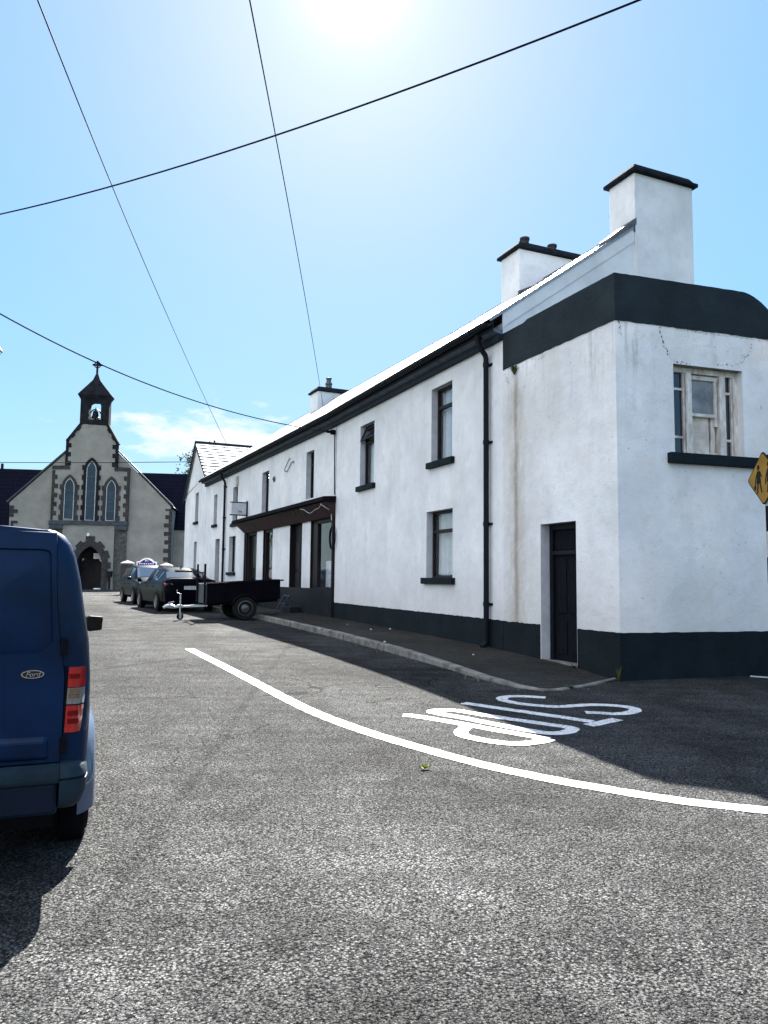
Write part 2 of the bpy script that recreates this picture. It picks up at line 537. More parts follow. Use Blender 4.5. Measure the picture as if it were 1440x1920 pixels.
M_CURT = mat('net_curtain', (0.62, 0.64, 0.66), 0.9, 0.1, 8)
M_DARK = mat('dark_interior', (0.02, 0.02, 0.022), 0.9, 0.3, 2)
M_BOARD = mat('window_board', (0.56, 0.52, 0.47), 0.85, 0.25, 5)
M_RISER = mat('dark_stone_cladding', (0.012, 0.014, 0.018), 0.5, 0.5, 6, 0.01, 20)
M_WHITE = mat('white_paint', (0.78, 0.78, 0.76), 0.55, 0.08, 8)
M_MARK = None
M_STEEL = mat('galvanised_steel', (0.42, 0.44, 0.46), 0.38, 0.2, 10, metal=0.8)
M_DSTEEL = mat('dull_zinc_steel', (0.05, 0.06, 0.07), 0.6, 0.4, 6, metal=0.3)
M_BLKMAT = mat('flat_black_paint', (0.007, 0.007, 0.010), 0.95, 0.3, 6, spec=0.05)
M_RUST = mat('cable_black', (0.006, 0.008, 0.014), 0.9, 0.2, 10, spec=0.05)
M_CABLEW = mat('grey_cable', (0.45, 0.44, 0.42), 0.6, 0.2, 10)
M_LEAF = mat('leaf_green', (0.055, 0.075, 0.022), 0.6, 0.5, 3)
M_TREE = mat('tree_foliage', (0.020, 0.030, 0.018), 0.9, 0.4, 2, spec=0.1)
M_BARK = mat('bark', (0.06, 0.05, 0.04), 0.9, 0.4, 6)

# ------------------------------------------------------------------ ground
FH = Vector((math.sin(YAW), math.cos(YAW), 0))
LH = Vector((math.cos(YAW), -math.sin(YAW), 0))
_fx = np.arange(-60, 140, .05)
_v = np.interp(_fx, [-50, 0, 4.6, 10.5, 21, 48, 90, 800], [-.3, 0, .07, .30, .45, .6, .65, .65])
_k = np.exp(-.5 * (np.arange(-6, 6.01, .05) / 1.2) ** 2)
_k /= _k.sum()
_v = np.convolve(np.pad(_v, len(_k) // 2, mode='edge'), _k, 'valid')
GS = np.arange(-30, 110.01, .5)
GG = np.interp(GS, _fx, _v)
def gz(x, y):
    s = (x - CAM.x) * FH.x + (y - CAM.y) * FH.y
    return float(np.interp(s, GS, GG))
mb = MB()
rows = []
for s, z in [(-900, -0.06)] + list(zip(GS, GG)) + [(1800, 0.65)]:
    row = []
    for w in (-1200, -60, -20, -10, -4, 0, 4, 10, 20, 60, 1200):
        p = CAM + FH * s + LH * w
        row.append((p.x, p.y, z))
    rows.append(row)
mb.grid(rows)
struct(mesh_obj('road', mb, M_ROAD, smooth=40))

M_GRASS = mat('field_grass', (0.035, 0.055, 0.018), 0.9, 0.4, 0.15, 0.05, 3, spec=0.1)
mb = MB()
for side in (-1, 1):
    rows = []
    for s_, z in [(-600, -0.06)] + list(zip(GS, GG)):
        p0, p1 = CAM + FH * s_ + LH * (30 * side), CAM + FH * s_ + LH * (800 * side)
        rows.append([(p0.x, p0.y, z + .012), (p1.x, p1.y, z + .012)])
    mb.grid(rows)
rows = []
for s_ in (110, 1200):
    rows.append([tuple((CAM + FH * s_ + LH * w_)[:2]) + (.662,) for w_ in (-800, -30, 30, 800)])
mb.grid(rows)
struct(mesh_obj('field', mb, M_GRASS, recalc=False))
mb = MB()
rows = []
rnd = random.Random(21)
for ring, (rad, amp) in enumerate(((520, 0), (600, 9), (760, 24), (900, 0))):
    row = []
    for k in range(96):
        a = 2 * math.pi * k / 96
        h = amp * (.55 + .45 * math.sin(a * 3 + ring) * math.sin(a * 5 + 1) + .25 * math.sin(a * 11))
        row.append((CAM.x + rad * math.cos(a), CAM.y + rad * math.sin(a), -.3 + max(0, h)))
    rows.append(row)
mb.grid(rows, closed=True)
struct(mesh_obj('hills', mb, M_GRASS, smooth=80, recalc=False))

# worn white road paint: flecked where the chippings show through
def paint_mat():
    m, t, b = nodes_of('worn_road_paint')
    pos = add(t, 'ShaderNodeTexCoord').outputs['Object']
    v1 = add(t, 'ShaderNodeTexVoronoi', feature='F1')
    v1.inputs['Scale'].default_value = 72
    t.links.new(pos, v1.inputs['Vector'])
    n = tnoise(t, pos, 30, 4, 0.65)
    n2 = tnoise(t, pos, 2.0, 3)
    k = ramp(t, tmath(t, 'ADD', n, tmath(t, 'MULTIPLY', n2, 0.25)), 0.61, 0.76)
    t.links.new(tmix(t, tmath(t, 'MULTIPLY', k, 0.8, True), (0.64, 0.645, 0.64), (0.14, 0.14, 0.138)), b.inputs['Base Color'])
    b.inputs['Roughness'].default_value = 0.6
    h = tmath(t, 'ADD', ramp(t, v1.outputs['Distance'], 0.6, 0.3), n)
    bump(t, b, h, 0.6, 0.004)
    return m
M_MARK = paint_mat()
def resample(pts, step):
    out = [Vector((*pts[0], 0))]
    for a, b in zip(pts[:-1], pts[1:]):
        a, b = Vector((*a, 0)), Vector((*b, 0))
        n = max(1, int((b - a).length / step))
        for k in range(1, n + 1):
            out.append(a.lerp(b, k / n))
    return out
def smooth_path(pts, it=2):
    for _ in range(it):
        q = [pts[0]]
        for a, b in zip(pts[:-1], pts[1:]):
            q.append((a[0] * .75 + b[0] * .25, a[1] * .75 + b[1] * .25))
            q.append((a[0] * .25 + b[0] * .75, a[1] * .25 + b[1] * .75))
        q.append(pts[-1])
        pts = q
    return pts
def ribbon(mb, pts, w, off, sm=2, ragged=0.0):
    P = resample(smooth_path(list(pts), sm) if sm else pts, 0.06)
    rows = []
    for k, p in enumerate(P):
        d = (P[min(k + 1, len(P) - 1)] - P[max(k - 1, 0)])
        d.normalize()
        nrm = Vector((-d.y, d.x, 0))
        row = []
        for e in (-1, -.33, .33, 1):
            q = p + nrm * (w / 2 * e + (random.uniform(-ragged, ragged) if abs(e) == 1 else 0))
            row.append((q.x, q.y, gz(q.x, q.y) + off))
        rows.append(row)
    mb.grid(rows)
S_PTS = [(-1.693, 7.63), (-1.882, 7.787), (-2.042, 7.857), (-2.207, 7.789), (-2.257, 7.639), (-2.182, 7.413), (-2.031, 7.24), (-1.873, 7.118), (-1.674, 7.117), (-1.46, 7.099), (-1.277, 7.009), (-1.148, 6.856), (-1.158, 6.699), (-1.329, 6.592), (-1.545, 6.6), (-1.656, 6.702), (-1.788, 6.78)]
T_PTS = [[(-2.758, 7.685), (-2.384, 7.04), (-2.003, 6.391)], [(-2.158, 6.265), (-1.98, 6.306), (-1.692, 6.384)]]
O_PTS = [(-3.033, 7.365), (-2.906, 7.117), (-2.693, 6.745), (-2.468, 6.4), (-2.373, 6.262), (-2.41, 6.171), (-2.534, 6.107), (-2.697, 6.114), (-2.785, 6.227), (-2.94, 6.53), (-3.113, 6.949), (-3.271, 7.254), (-3.319, 7.393), (-3.197, 7.458), (-3.033, 7.365)]
P_PTS = [[(-3.667, 7.34), (-3.575, 7.29), (-3.301, 6.805), (-3.063, 6.337), (-2.852, 5.956)], [(-2.84, 5.95), (-2.993, 5.899), (-3.18, 5.883), (-3.31, 5.951), (-3.434, 6.123), (-3.516, 6.298), (-3.514, 6.415), (-3.421, 6.536), (-3.294, 6.663)]]
stop = thing('road_lettering', 'white painted word STOP stretched along the asphalt, half in shadow', 'road marking', (-2.4, 6.8, gz(-2.4, 6.8)))
for ch, strokes in (('S', [S_PTS]), ('T', T_PTS), ('O', [O_PTS]), ('P', P_PTS)):
    mb = MB()
    for k, st in enumerate(strokes):
        ribbon(mb, st, 0.134, 0.005 + 0.002 * k, 2, 0.006)
    mesh_obj('letter', mb, M_MARK, stop, recalc=False)
mb = MB()
LINE = [(-4.742, 13.976), (-4.655, 11.099), (-4.555, 8.714), (-4.47, 7.636), (-4.272, 6.691), (-4.059, 6.019), (-3.863, 5.462), (-3.648, 5.035), (-3.428, 4.682), (-3.211, 4.373), (-2.988, 4.104), (-2.655, 3.787), (-1.9, 3.2), (-1.0, 2.7)]
ribbon(mb, LINE, 0.155, 0.005, 2, 0.006)
tag(mesh_obj('road_line', mb, M_MARK, recalc=False), 'long curved white line painted across the sunlit road', 'road marking')
mb = MB()
ribbon(mb, [(2.05, 8.02), (2.9, 6.8), (3.6, 5.6)], 0.14, 0.005, 1, 0.005)
tag(mesh_obj('road_line', mb, M_MARK, recalc=False), 'short end of a white road line near the striped sign pole', 'road marking')

# pavement and kerb along the terrace
dB = Vector((-.53, 15.75, 0)).normalized()
nB = Vector((dB.y, -dB.x, 0))
PB = Vector((0, 19.65, 0))
def wall_x(y):
    return 0.0 if y < 19.65 else -(y - 19.65) * .53 / 15.75
KERB = [(-2.2, 41.5), (-1.95, 34.0), (-1.75, 27.0), (-1.57, 21.567), (-1.52, 15.305), (-1.60, 11.765), (-1.655, 10.385), (-1.703, 9.106), (-1.653, 8.35), (-1.48, 8.05), (-1.30, 7.97), (-0.741, 8.085), (-0.02, 8.36)]
KP = resample(KERB, 0.25)
def kh(p):
    return float(np.interp(p.y, [7.9, 8.3, 9.2, 10.5, 12, 15], [0.018, 0.03, 0.05, 0.085, 0.115, 0.125]))
mb, kb = MB(), MB()
rows, krows = [], []
for k, p in enumerate(KP):
    d = (KP[min(k + 1, len(KP) - 1)] - KP[max(k - 1, 0)]).normalized()
    nrm = Vector((-d.y, d.x, 0))
    z = gz(p.x, p.y) + kh(p)
    q = p + nrm * 0.12
    wy = max(8.33, p.y)
    wx = wall_x(wy)
    if k > len(KP) - 8:
        q = p + nrm * 0.05
    rows.append([(q.x + (wx + .02 - q.x) * f, q.y + (wy - q.y) * f, z + (0.02 * f if p.y > 9 else 0.0) - 0.003) for f in (0, .33, .66, 1)])
    krows.append([(p.x, p.y, z - kh(p) - 0.05), (p.x, p.y, z - 0.015), (p.x + nrm.x * 0.015, p.y + nrm.y * 0.015, z + 0.002), (q.x, q.y, z + 0.002), (q.x, q.y, z - 0.08)])
mb.grid(rows)
struct(mesh_obj('pavement', mb, M_PAVE, smooth=50))
kb.grid(krows)
struct(mesh_obj('kerb', kb, M_KERB, smooth=40))
mb = MB()
mb.grid([[(-9.4, y, gz(-9.4, y) - .1), (-9.4, y, gz(-9.4, y) + .1), (-14, y, gz(-12, y) + .1)] for y in range(9, 60)])
struct(mesh_obj('pavement_opposite', mb, M_PAVE))

# ------------------------------------------------------------------ facade with openings
def facade(mb, fr, t0, t1, z0, z1, holes, depth):
    """fr(t, d, z): wall front plane at d=0, d>0 inward. holes: (t0,t1,z0,z1)"""
    ts = sorted({t0, t1} | {h[0] for h in holes} | {h[1] for h in holes})
    zs = sorted({z0, z1} | {h[2] for h in holes} | {h[3] for h in holes})
    for a, b in zip(ts[:-1], ts[1:]):
        for c, d in zip(zs[:-1], zs[1:]):
            mt, mz = (a + b) / 2, (c + d) / 2
            if any(h[0] < mt < h[1] and h[2] < mz < h[3] for h in holes):
                continue
            mb.face([fr(a, 0, c), fr(b, 0, c), fr(b, 0, d), fr(a, 0, d)])
def reveal(fr, h, depth, mat_, parent, name='reveal'):
    mb = MB()
    a, b, c, d = h
    for p, q in (((a, c), (a, d)), ((a, d), (b, d)), ((b, d), (b, c)), ((b, c), (a, c))):
        mb.face([fr(p[0], 0, p[1]), fr(q[0], 0, q[1]), fr(q[0], depth, q[1]), fr(p[0], depth, p[1])])
    return mesh_obj(name, mb, mat_, parent)
def bar(mb, fr, a, b, c, d, d0, d1):
    mb.box(a, b, d0, d1, c, d)
def window(parent, fr, h, depth=0.17, transom=None, sill=True, sillw=0.1, curtain=False, frame=M_BROWN, open_vent=False, mid=False):
    a, b, c, d = h
    f = MB(fr)
    w = 0.055
    f.box(a, a + w, depth - .03, depth + .04, c, d)
    f.box(b - w, b, depth - .03, depth + .04, c, d)
    f.box(a + w, b - w, depth - .03, depth + .04, d - w, d)
    f.box(a + w, b - w, depth - .03, depth + .04, c, c + w)
    tz = None
    if transom:
        tz = c + (d - c) * transom
        f.box(a + w, b - w, depth - .035, depth + .035, tz - .035, tz + .035)
    if mid:
        f.box((a + b) / 2 - .03, (a + b) / 2 + .03, depth - .025, depth + .035, c + w, d - w)
    fo = mesh_obj('window', f, frame, parent, bevel=0.006)
    g = MB(fr)
    zt = d - w
    if open_vent and tz:
        zt = tz - .035
        # top-hung vent swung outwards
        hgt = d - w - tz - .02
        ang = R(24)
        v = MB(lambda x, y, z: fr(x, depth - .02 - (d - .06 - z) * math.sin(ang) + y * math.cos(ang), d - .06 - (d - .06 - z) * math.cos(ang)))
        zb = d - .06 - hgt
        v.box(a + .02, a + .08, -.03, .02, zb, d - .06)
        v.box(b - .08, b - .02, -.03, .02, zb, d - .06)
        v.box(a + .08, b - .08, -.03, .02, zb, zb + .06)
        v.box(a + .08, b - .08, -.03, .02, d - .12, d - .06)
        mesh_obj('opening_vent', v, frame, fo)
        vg = MB(v.m)
        vg.box(a + .08, b - .08, -.01, .0, zb + .06, d - .12)
        mesh_obj('pane', vg, M_DGLASS, fo)
    g.face([(a + w, depth, c + w), (b - w, depth, c + w), (b - w, depth, zt), (a + w, depth, zt)])
    mesh_obj('pane', g, M_GLASS, fo)
    bk = MB(fr)
    bk.face([(a - .3, depth + .55, c - .3), (b + .3, depth + .55, c - .3), (b + .3, depth + .55, d + .3), (a - .3, depth + .55, d + .3)])
    mesh_obj('dark_room', bk, M_DARK, fo)
    if curtain:
        for (x0, x1, zz) in curtain:
            cb = MB(fr)
            rws = []
            n = max(12, int((x1 - x0) * 60))
            for k in range(n + 1):
                x = x0 + (x1 - x0) * k / n
                dd = depth + .10 + .022 * math.sin(k * 1.25) + .012 * math.sin(k * .47 + 1)
                rws.append([(x, dd, zz), (x, dd + .01, (zz + d) / 2), (x, dd, d - .02)])
            cb.grid(rws)
            mesh_obj('curtain', cb, M_CURT, fo, smooth=80)
    if sill:
        s = MB(fr)
        s.box(a - sillw, b + sillw, -.085, depth - .03, c - .11, c + .015)
        mesh_obj('sill', s, M_NAVY, fo, bevel=0.008)
    return fo
def chimney(parent, m, x0, x1, y0, y1, z0, z1, pots=(), wallmat=None):
    s = MB(m)
    s.box(x0, x1, y0, y1, z0, z1)
    st = mesh_obj('chimney', s, wallmat or M_WALL, parent, bevel=0.012)
    c = MB(m)
    c.box(x0 - .085, x1 + .085, y0 - .085, y1 + .085, z1, z1 + .075)
    a = [(x0 - .05, y0 - .05, z1 + .075), (x1 + .05, y0 - .05, z1 + .075), (x1 + .05, y1 + .05, z1 + .075), (x0 - .05, y1 + .05, z1 + .075)]
    b = [(x0 + .04, y0 + .04, z1 + .21), (x1 - .04, y0 + .04, z1 + .21), (x1 - .04, y1 - .04, z1 + .21), (x0 + .04, y1 - .04, z1 + .21)]
    c.hexa(a, b)
    mesh_obj('chimney_cap', c, M_CAP, st, bevel=0.015)
    for (x, r, h) in pots:
        p = MB()
        q = m(x, (y0 + y1) / 2, z1 + .2) if m else (x, (y0 + y1) / 2, z1 + .2)
        p.lathe([(r * .95, 0), (r * .9, h * .5), (r * .86, h * .8), (r * 1.02, h * .82), (r * 1.02, h), (r * .75, h), (r * .7, h * .4)], q, n=20)
        mesh_obj('chimney_pot', p, M_POT, st, smooth=40)
    return st
def slate_roof(parent, fr, t0, t1, d0, z0, d1, z1, n, wob=0.0015, name='roof', thick=.05, m=None, lip=.006):
    """stepped slate courses from the eaves (d0,z0) up to the ridge (d1,z1)"""
    mb = MB(fr)
    L = math.hypot(d1 - d0, z1 - z0)
    ud, uz = (d1 - d0) / L, (z1 - z0) / L
    nd, nz_ = -uz, ud
    seg = max(2, int((t1 - t0) / 0.6))
    for k in range(n):
        a, b = L * k / n, L * (k + 1) / n
        rws = []
        for j in range(seg + 1):
            t = t0 + (t1 - t0) * j / seg
            e = random.uniform(-wob, wob)
            rws.append([(t, d0 + ud * a, z0 + uz * a), (t, d0 + ud * a + nd * (lip + e), z0 + uz * a + nz_ * (lip + e)), (t, d0 + ud * b + nd * .001, z0 + uz * b + nz_ * .001)])
        mb.grid(rws)
    # underside and verge
    for t in (t0, t1):
        mb.face([(t, d0, z0), (t, d1, z1), (t, d1 - nd * thick, z1 - nz_ * thick), (t, d0 - nd * thick, z0 - nz_ * thick)])
    mb.face([(t0, d0 - nd * thick, z0 - nz_ * thick), (t1, d0 - nd * thick, z0 - nz_ * thick), (t1, d1 - nd * thick, z1 - nz_ * thick), (t0, d1 - nd * thick, z1 - nz_ * thick)])
    return mesh_obj(name, mb, m or M_SLATE, parent)
def gutter(parent, fr, t0, t1, d, z, r=.065):
    mb = MB(fr)
    n = 9
    out = [(d + r * math.cos(math.pi + math.pi * k / n), z + r * math.sin(math.pi + math.pi * k / n)) for k in range(n + 1)]
    inn = [(d + (r - .012) * math.cos(math.pi + math.pi * k / n), z + (r - .012) * math.sin(math.pi + math.pi * k / n)) for k in range(n, -1, -1)]
    ring = out + inn
    mb.hexa([(t0, p[0], p[1]) for p in ring], [(t1, p[0], p[1]) for p in ring])
    for k in range(int((t1 - t0) / 1.9) + 1):
        t = t0 + .6 + k * 1.9
        if t < t1 - .1:
            mb.box(t - .04, t + .04, d - r - .012, d - r + .004, z - .05, z + .012)
    return mesh_obj('gutter', mb, M_BLACKP, parent, smooth=35)
def downpipe(parent, fr, t, dg, zg, ztop, zbot, clips=(), r=.048):
    mb = MB(fr)
    mb.tube([(t + .02, dg, zg), (t + .02, dg, zg - .17), (t + .01, dg + .02, zg - .22), (t, -.095, zg - .36), (t, -.075, zg - .42), (t, -.075, zbot)], r, 12)
    mb.tube([(t, -.075, zbot + .10), (t, -.085, zbot + .04), (t, -.17, zbot - .02)], r * 1.05, 12)
    mb.tube([(t + .02, dg, zg - .01), (t + .02, dg, zg - .10)], r * 1.35, 12)
    for z in clips:
        mb.tube([(t, -.075, z - .035), (t, -.075, z + .035)], r * 1.22, 12)
        mb.box(t - .10, t + .10, -.022, .0, z - .02, z + .02)
    return mesh_obj('downpipe', mb, M_BLACKP, parent, smooth=35)

# ------------------------------------------------------------------ corner building with the painted parapet
frA = lambda t, d, z: (d, t, z)
GA = gz(0, 8.3)
A1 = thing('corner_building', 'stained white corner building with a thick black parapet band and rounded end', 'building', (0, 8.31, GA))
b6 = R(6)
ur = Vector((math.cos(b6), -math.sin(b6), 0))
nr = Vector((math.sin(b6), math.cos(b6), 0))          # inward
C0 = Vector((0, 8.31, 0))
frR = lambda t, d, z: tuple(C0 + ur * t + nr * d + Vector((0, 0, z)))
WALLTOP = 5.92
doorH = (9.23, 10.12, -.3, 2.50)
RE = 3.1
winR = (0.95, 2.16, 3.42, 4.72)
mb = MB()
facade(mb, frA, 8.31, 11.2, -.3, 5.30, [doorH], .19)
facade(mb, frR, 0, RE, -.3, 5.30, [winR], .2)
arc = []
cx = C0 + ur * RE + nr * 0.55
for k in range(0, 9):
    th = R(90) * k / 8
    arc.append(cx + ur * (0.55 * math.sin(th)) - nr * (0.55 * math.cos(th)))
arc.append(arc[-1] + nr * 2.6)
for p, q in zip(arc[:-1], arc[1:]):
    mb.face([(p.x, p.y, -.3), (q.x, q.y, -.3), (q.x, q.y, 5.3), (p.x, p.y, 5.3)])
mesh_obj('wall', mb, M_WALLOLD, A1, smooth=25, merge=True)
def band(mb, path, z0, z1, off, thick):
    """strip standing proud of a wall; path runs with outward on its right. z0/z1 lists per point"""
    n = len(path)
    rows = []
    for k in range(n):
        d1 = (path[k] - path[max(k - 1, 0)])
        d2 = (path[min(k + 1, n - 1)] - path[k])
        if d1.length < 1e-6: d1 = d2
        if d2.length < 1e-6: d2 = d1
        d1, d2 = d1.normalized(), d2.normalized()
        n1, n2 = Vector((d1.y, -d1.x, 0)), Vector((d2.y, -d2.x, 0))
        mi = (n1 + n2).normalized()
        mi = mi / max(.3, mi.dot(n1))
        o, i = path[k] + mi * off, path[k] - mi * thick
        rows.append([(o.x, o.y, z0[k]), (o.x, o.y, z1[k]), (i.x, i.y, z1[k] - .0), (i.x, i.y, z0[k])])
    mb.grid(rows, closed=True)
    for r_ in (rows[0], rows[-1]):
        mb.face(r_)
V = lambda x, y: Vector((x, y, 0))
left_path = [V(0, y) for y in np.linspace(11.185, 8.31, 24)]
par = left_path + [C0 + ur * s for s in np.linspace(0.12, RE, 44)] + arc[1:]
zt, zb = [], []
for k, p in enumerate(par):
    if k < 24:
        top = 5.90 if p.y > 10.56 else 5.93
    else:
        sp_ = (p - C0).dot(ur)
        top = 5.93 - min(.62, .80 * max(0, sp_ - 2.15) ** 2)
    zt.append(top + random.uniform(-.003, .003))
    zb.append(5.25 + random.uniform(-.006, .006))
mb = MB()
band(mb, par, zb, zt, .012, .24)
mesh_obj('parapet', mb, mat('weathered_parapet_paint', (0.020, 0.030, 0.036), 0.75, 0.5, 1.6, 0.012, 20, spec=0.15, col2=(0.008, 0.014, 0.019)), A1, smooth=30)
mb = MB()
band(mb, [V(0, y) for y in np.linspace(11.185, 10.14, 24)], [-.3] * 24, [.935 + random.uniform(-.009, .009) for _ in range(24)], .012, .02)
pp = [V(0, y) for y in np.linspace(9.21, 8.31, 20)] + [C0 + ur * s for s in np.linspace(.05, RE, 30)] + arc[1:]
band(mb, pp, [-.3] * len(pp), [.925 + random.uniform(-.004, .004) for _ in pp], .012, .02)
mesh_obj('plinth', mb, M_NAVY, A1, smooth=30)
mb = MB()
mb.face([(0.2, 8.5, 5.6), (3.0, 8.2, 5.5), (3.5, 8.9, 5.5), (3.5, 11.19, 5.5), (0.2, 11.19, 5.6)])
mesh_obj('flat_roof', mb, M_LEAD, A1)
rv = MB()
for p, q in (((9.23, -.3), (9.23, 2.5)), ((9.23, 2.5), (10.12, 2.5)), ((10.12, 2.5), (10.12, -.3))):
    rv.face([frA(p[0], 0, p[1]), frA(q[0], 0, q[1]), frA(q[0], .19, q[1]), frA(p[0], .19, p[1])])
mesh_obj('door_reveal', rv, M_REVEAL, A1)
gd = gz(0, 9.7) + .03
d = MB()
d.box(.20, .25, 9.25, 10.10, gd, 2.49)
dor = mesh_obj('door', d, M_ODOOR, A1)
d = MB()
for (y0, y1, z0, z1) in ((9.25, 9.33, gd, 2.49), (10.02, 10.10, gd, 2.49), (9.33, 10.02, 2.41, 2.49), (9.33, 10.02, 2.02, 2.08)):
    d.box(.155, .20, y0, y1, z0, z1)
mesh_obj('frame', d, M_BLACKP, dor)
d = MB()
for (y0, y1, z0, z1) in ((9.40, 9.63, gd + .15, 1.0), (9.72, 9.95, gd + .15, 1.0), (9.40, 9.63, 1.12, 1.95), (9.72, 9.95, 1.12, 1.95)):
    d.box(.185, .202, y0, y1, z0, z1)
mesh_obj('panel', d, M_ODOOR, dor, bevel=0.01)
d = MB()
d.box(.190, .2, 9.36, 9.99, 2.10, 2.39)
mesh_obj('fanlight', d, M_ODOOR, dor)
d = MB()
d.box(.02, .2, 9.23, 10.12, gd - .1, gd + .05)
mesh_obj('doorstep', d, M_KERB, dor)
# old timber window on the side street
f = MB(frR)
a, b, c, d_ = winR
D = .17
f.box(a, b, D - .05, D + .05, d_ - .075, d_)
f.box(a, b, D - .05, D + .05, c, c + .045)
f.box(2.085, b, D - .06, D + .05, c + .045, d_ - .075)
f.box(a, a + .03, D - .05, D + .05, c + .045, d_ - .075)
for x in (1.237, 1.832):
    f.box(x, x + .103, D - .07, D + .05, c + .045, d_ - .075)
for x0, x1 in ((a + .03, 1.237), (1.935, 2.085)):
    for z in (3.68, 4.385):
        f.box(x0, x1, D - .02, D + .02, z, z + .035)
    f.box(x1 - .022, x1, D - .03, D + .03, c + .045, d_ - .075)
x0, x1 = 1.34, 1.832
f.box(x0, x1, D - .03, D + .02, d_ - .155, d_ - .095)
f.box(x0, x0 + .025, D - .03, D + .02, c + .62, d_ - .155)
f.box(x1 - .06, x1 - .015, D - .03, D + .02, c + .47, d_ - .155)
f.box(x0, x1 - .03, D - .035, D + .02, 4.02, 4.065)
f.box(x1 - .10, x1 - .03, D + .015, D + .05, c + .045, c + .60)
f.box(x0, x1, D - .0, D + .04, c + .045, c + .085)
wn_ = mesh_obj('window', f, M_OLDPAINT, A1)
wn_['label'] = 'old cream timber window with flaking paint, narrow side lights and a boarded lower sash'
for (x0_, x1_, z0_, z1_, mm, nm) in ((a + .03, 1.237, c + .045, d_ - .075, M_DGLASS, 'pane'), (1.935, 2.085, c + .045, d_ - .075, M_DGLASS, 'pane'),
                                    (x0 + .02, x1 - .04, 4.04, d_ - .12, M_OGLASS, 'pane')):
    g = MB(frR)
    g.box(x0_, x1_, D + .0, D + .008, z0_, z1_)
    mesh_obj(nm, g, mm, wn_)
g = MB(frR)
g.box(x0, x1 - .125, D + .03, D + .045, c + .05, c + .64)
mesh_obj('board', g, M_BOARD, wn_)
g = MB(frR)
g.face([(a - .2, D + .5, c - .2), (b + .2, D + .5, c - .2), (b + .2, D + .5, d_ + .2), (a - .2, D + .5, d_ + .2)])
mesh_obj('dark_room', g, M_DARK, wn_)
s = MB(frR)
s.box(.82, 2.36, -.09, .12, 3.28, 3.43)
mesh_obj('sill', s, M_NAVY, wn_, bevel=.012)
rv = MB()
for p, q in (((a, c), (a, d_)), ((b, d_), (b, c))):
    rv.face([frR(p[0], 0, p[1]), frR(q[0], 0, q[1]), frR(q[0], .2, q[1]), frR(p[0], .2, p[1])])
mesh_obj('reveal', rv, M_WALL, wn_)
rv = MB(frR)
rv.box(a - .0, b + .0, 0.002, .2, d_ - .001, d_ + .07)
mesh_obj('lintel', rv, M_KERB, wn_)
# cracks where the paint has come away
def crack(fr, pts, w, seed):
    rnd = random.Random(seed)
    mb = MB()
    P = resample(pts, .010)
    for k, p in enumerate(P):
        if rnd.random() < .42:
            continue
        x, z = p.x + rnd.uniform(-w, w), p.y + rnd.uniform(-w, w)
        r_ = w * rnd.uniform(.12, .5) * (1.6 if rnd.random() < .12 else 1)
        n = 5
        ph = rnd.random() * 6
        mb.face([fr(x + r_ * rnd.uniform(.6, 1.3) * math.cos(ph + 6.283 * j / n), -.004, z + r_ * rnd.uniform(.6, 1.6) * math.sin(ph + 6.283 * j / n)) for j in range(n)])
    return mb
for sd, (fr_, pts, w) in enumerate((
        (frR, [(.72, 5.22), (.78, 5.0), (.86, 4.86), (.9, 4.76), (1.05, 4.75), (1.25, 4.74)], .022),
        (frR, [(1.7, 4.78), (1.95, 4.78), (2.15, 4.86), (2.3, 5.0), (2.36, 5.15)], .018),
        (frR, [(1.0, 5.23), (1.5, 5.22), (2.0, 5.23), (2.4, 5.22)], .012),
        (frR, [(.05, 5.24), (.10, 5.08), (.12, 5.0)], .016),
        (frA, [(8.45, 5.2), (8.38, 5.15)], .012),
        (frA, [(11.12, 5.15), (11.05, 5.02), (10.98, 4.98)], .02),
        (frA, [(10.3, 5.22), (10.1, 5.17), (9.9, 5.2)], .014))):
    mesh_obj('flaked_patch', crack(fr_, pts, w, sd), M_LEAD, A1, recalc=False)

# ------------------------------------------------------------------ long white house
A2 = thing('terraced_house', 'long white two-storey house with black plinth, two tall chimneys and slate roof', 'house', (0, 15.4, gz(0, 15.4)))
RZ = lambda x: 6.285 + .715 * x
wins2 = [(13.03, 13.92, 3.98, 5.52), (13.0, 14.12, 1.64, 3.0), (16.95, 17.86, 3.91, 5.46)]
mb = MB()
facade(mb, frA, 11.2, 19.62, -.3, 6.10, wins2, .17)
mb.face([(0, 11.2, 0), (4.43, 11.2, 0), (4.43, 11.2, RZ(2.97)), (3.7, 11.2, RZ(3.7)), (0, 11.2, RZ(0))])
mb.face([(4.43, 11.2, 0), (4.43, 19.62, 0), (4.43, 19.62, RZ(2.97)), (4.43, 11.2, RZ(2.97))])
mesh_obj('wall', mb, M_WALL, A2)
for h in wins2:
    reveal(frA, h, .17, M_REVEAL, A2)
window(A2, frA, wins2[0], .17, .74, curtain=[(13.55, 13.88, 4.02), (13.07, 13.16, 4.02)])
window(A2, frA, wins2[1], .17, .70, curtain=[(13.04, 14.08, 1.72)])
window(A2, frA, wins2[2], .17, .72, open_vent=True, curtain=[(17.0, 17.3, 3.95), (17.55, 17.82, 3.95)])
mb = MB()
band(mb, [V(0, y) for y in np.linspace(19.62, 11.2, 160)], [-.3] * 160, [z + random.uniform(-.007, .007) for z in np.linspace(.985, .94, 160)], .012, .02)
mesh_obj('plinth', mb, M_NAVY, A2)
slate_roof(A2, frA, 11.172, 19.66, -.30, RZ(-.30) + .05, 3.7, RZ(3.7) + .05, 17)
frAb = lambda t, d, z: (7.4 - d, t, z)
slate_roof(A2, frAb, 11.22, 19.66, 2.95, RZ(2.95) + .05, 3.7, RZ(3.7) + .05, 4, name='roof')
mb = MB()
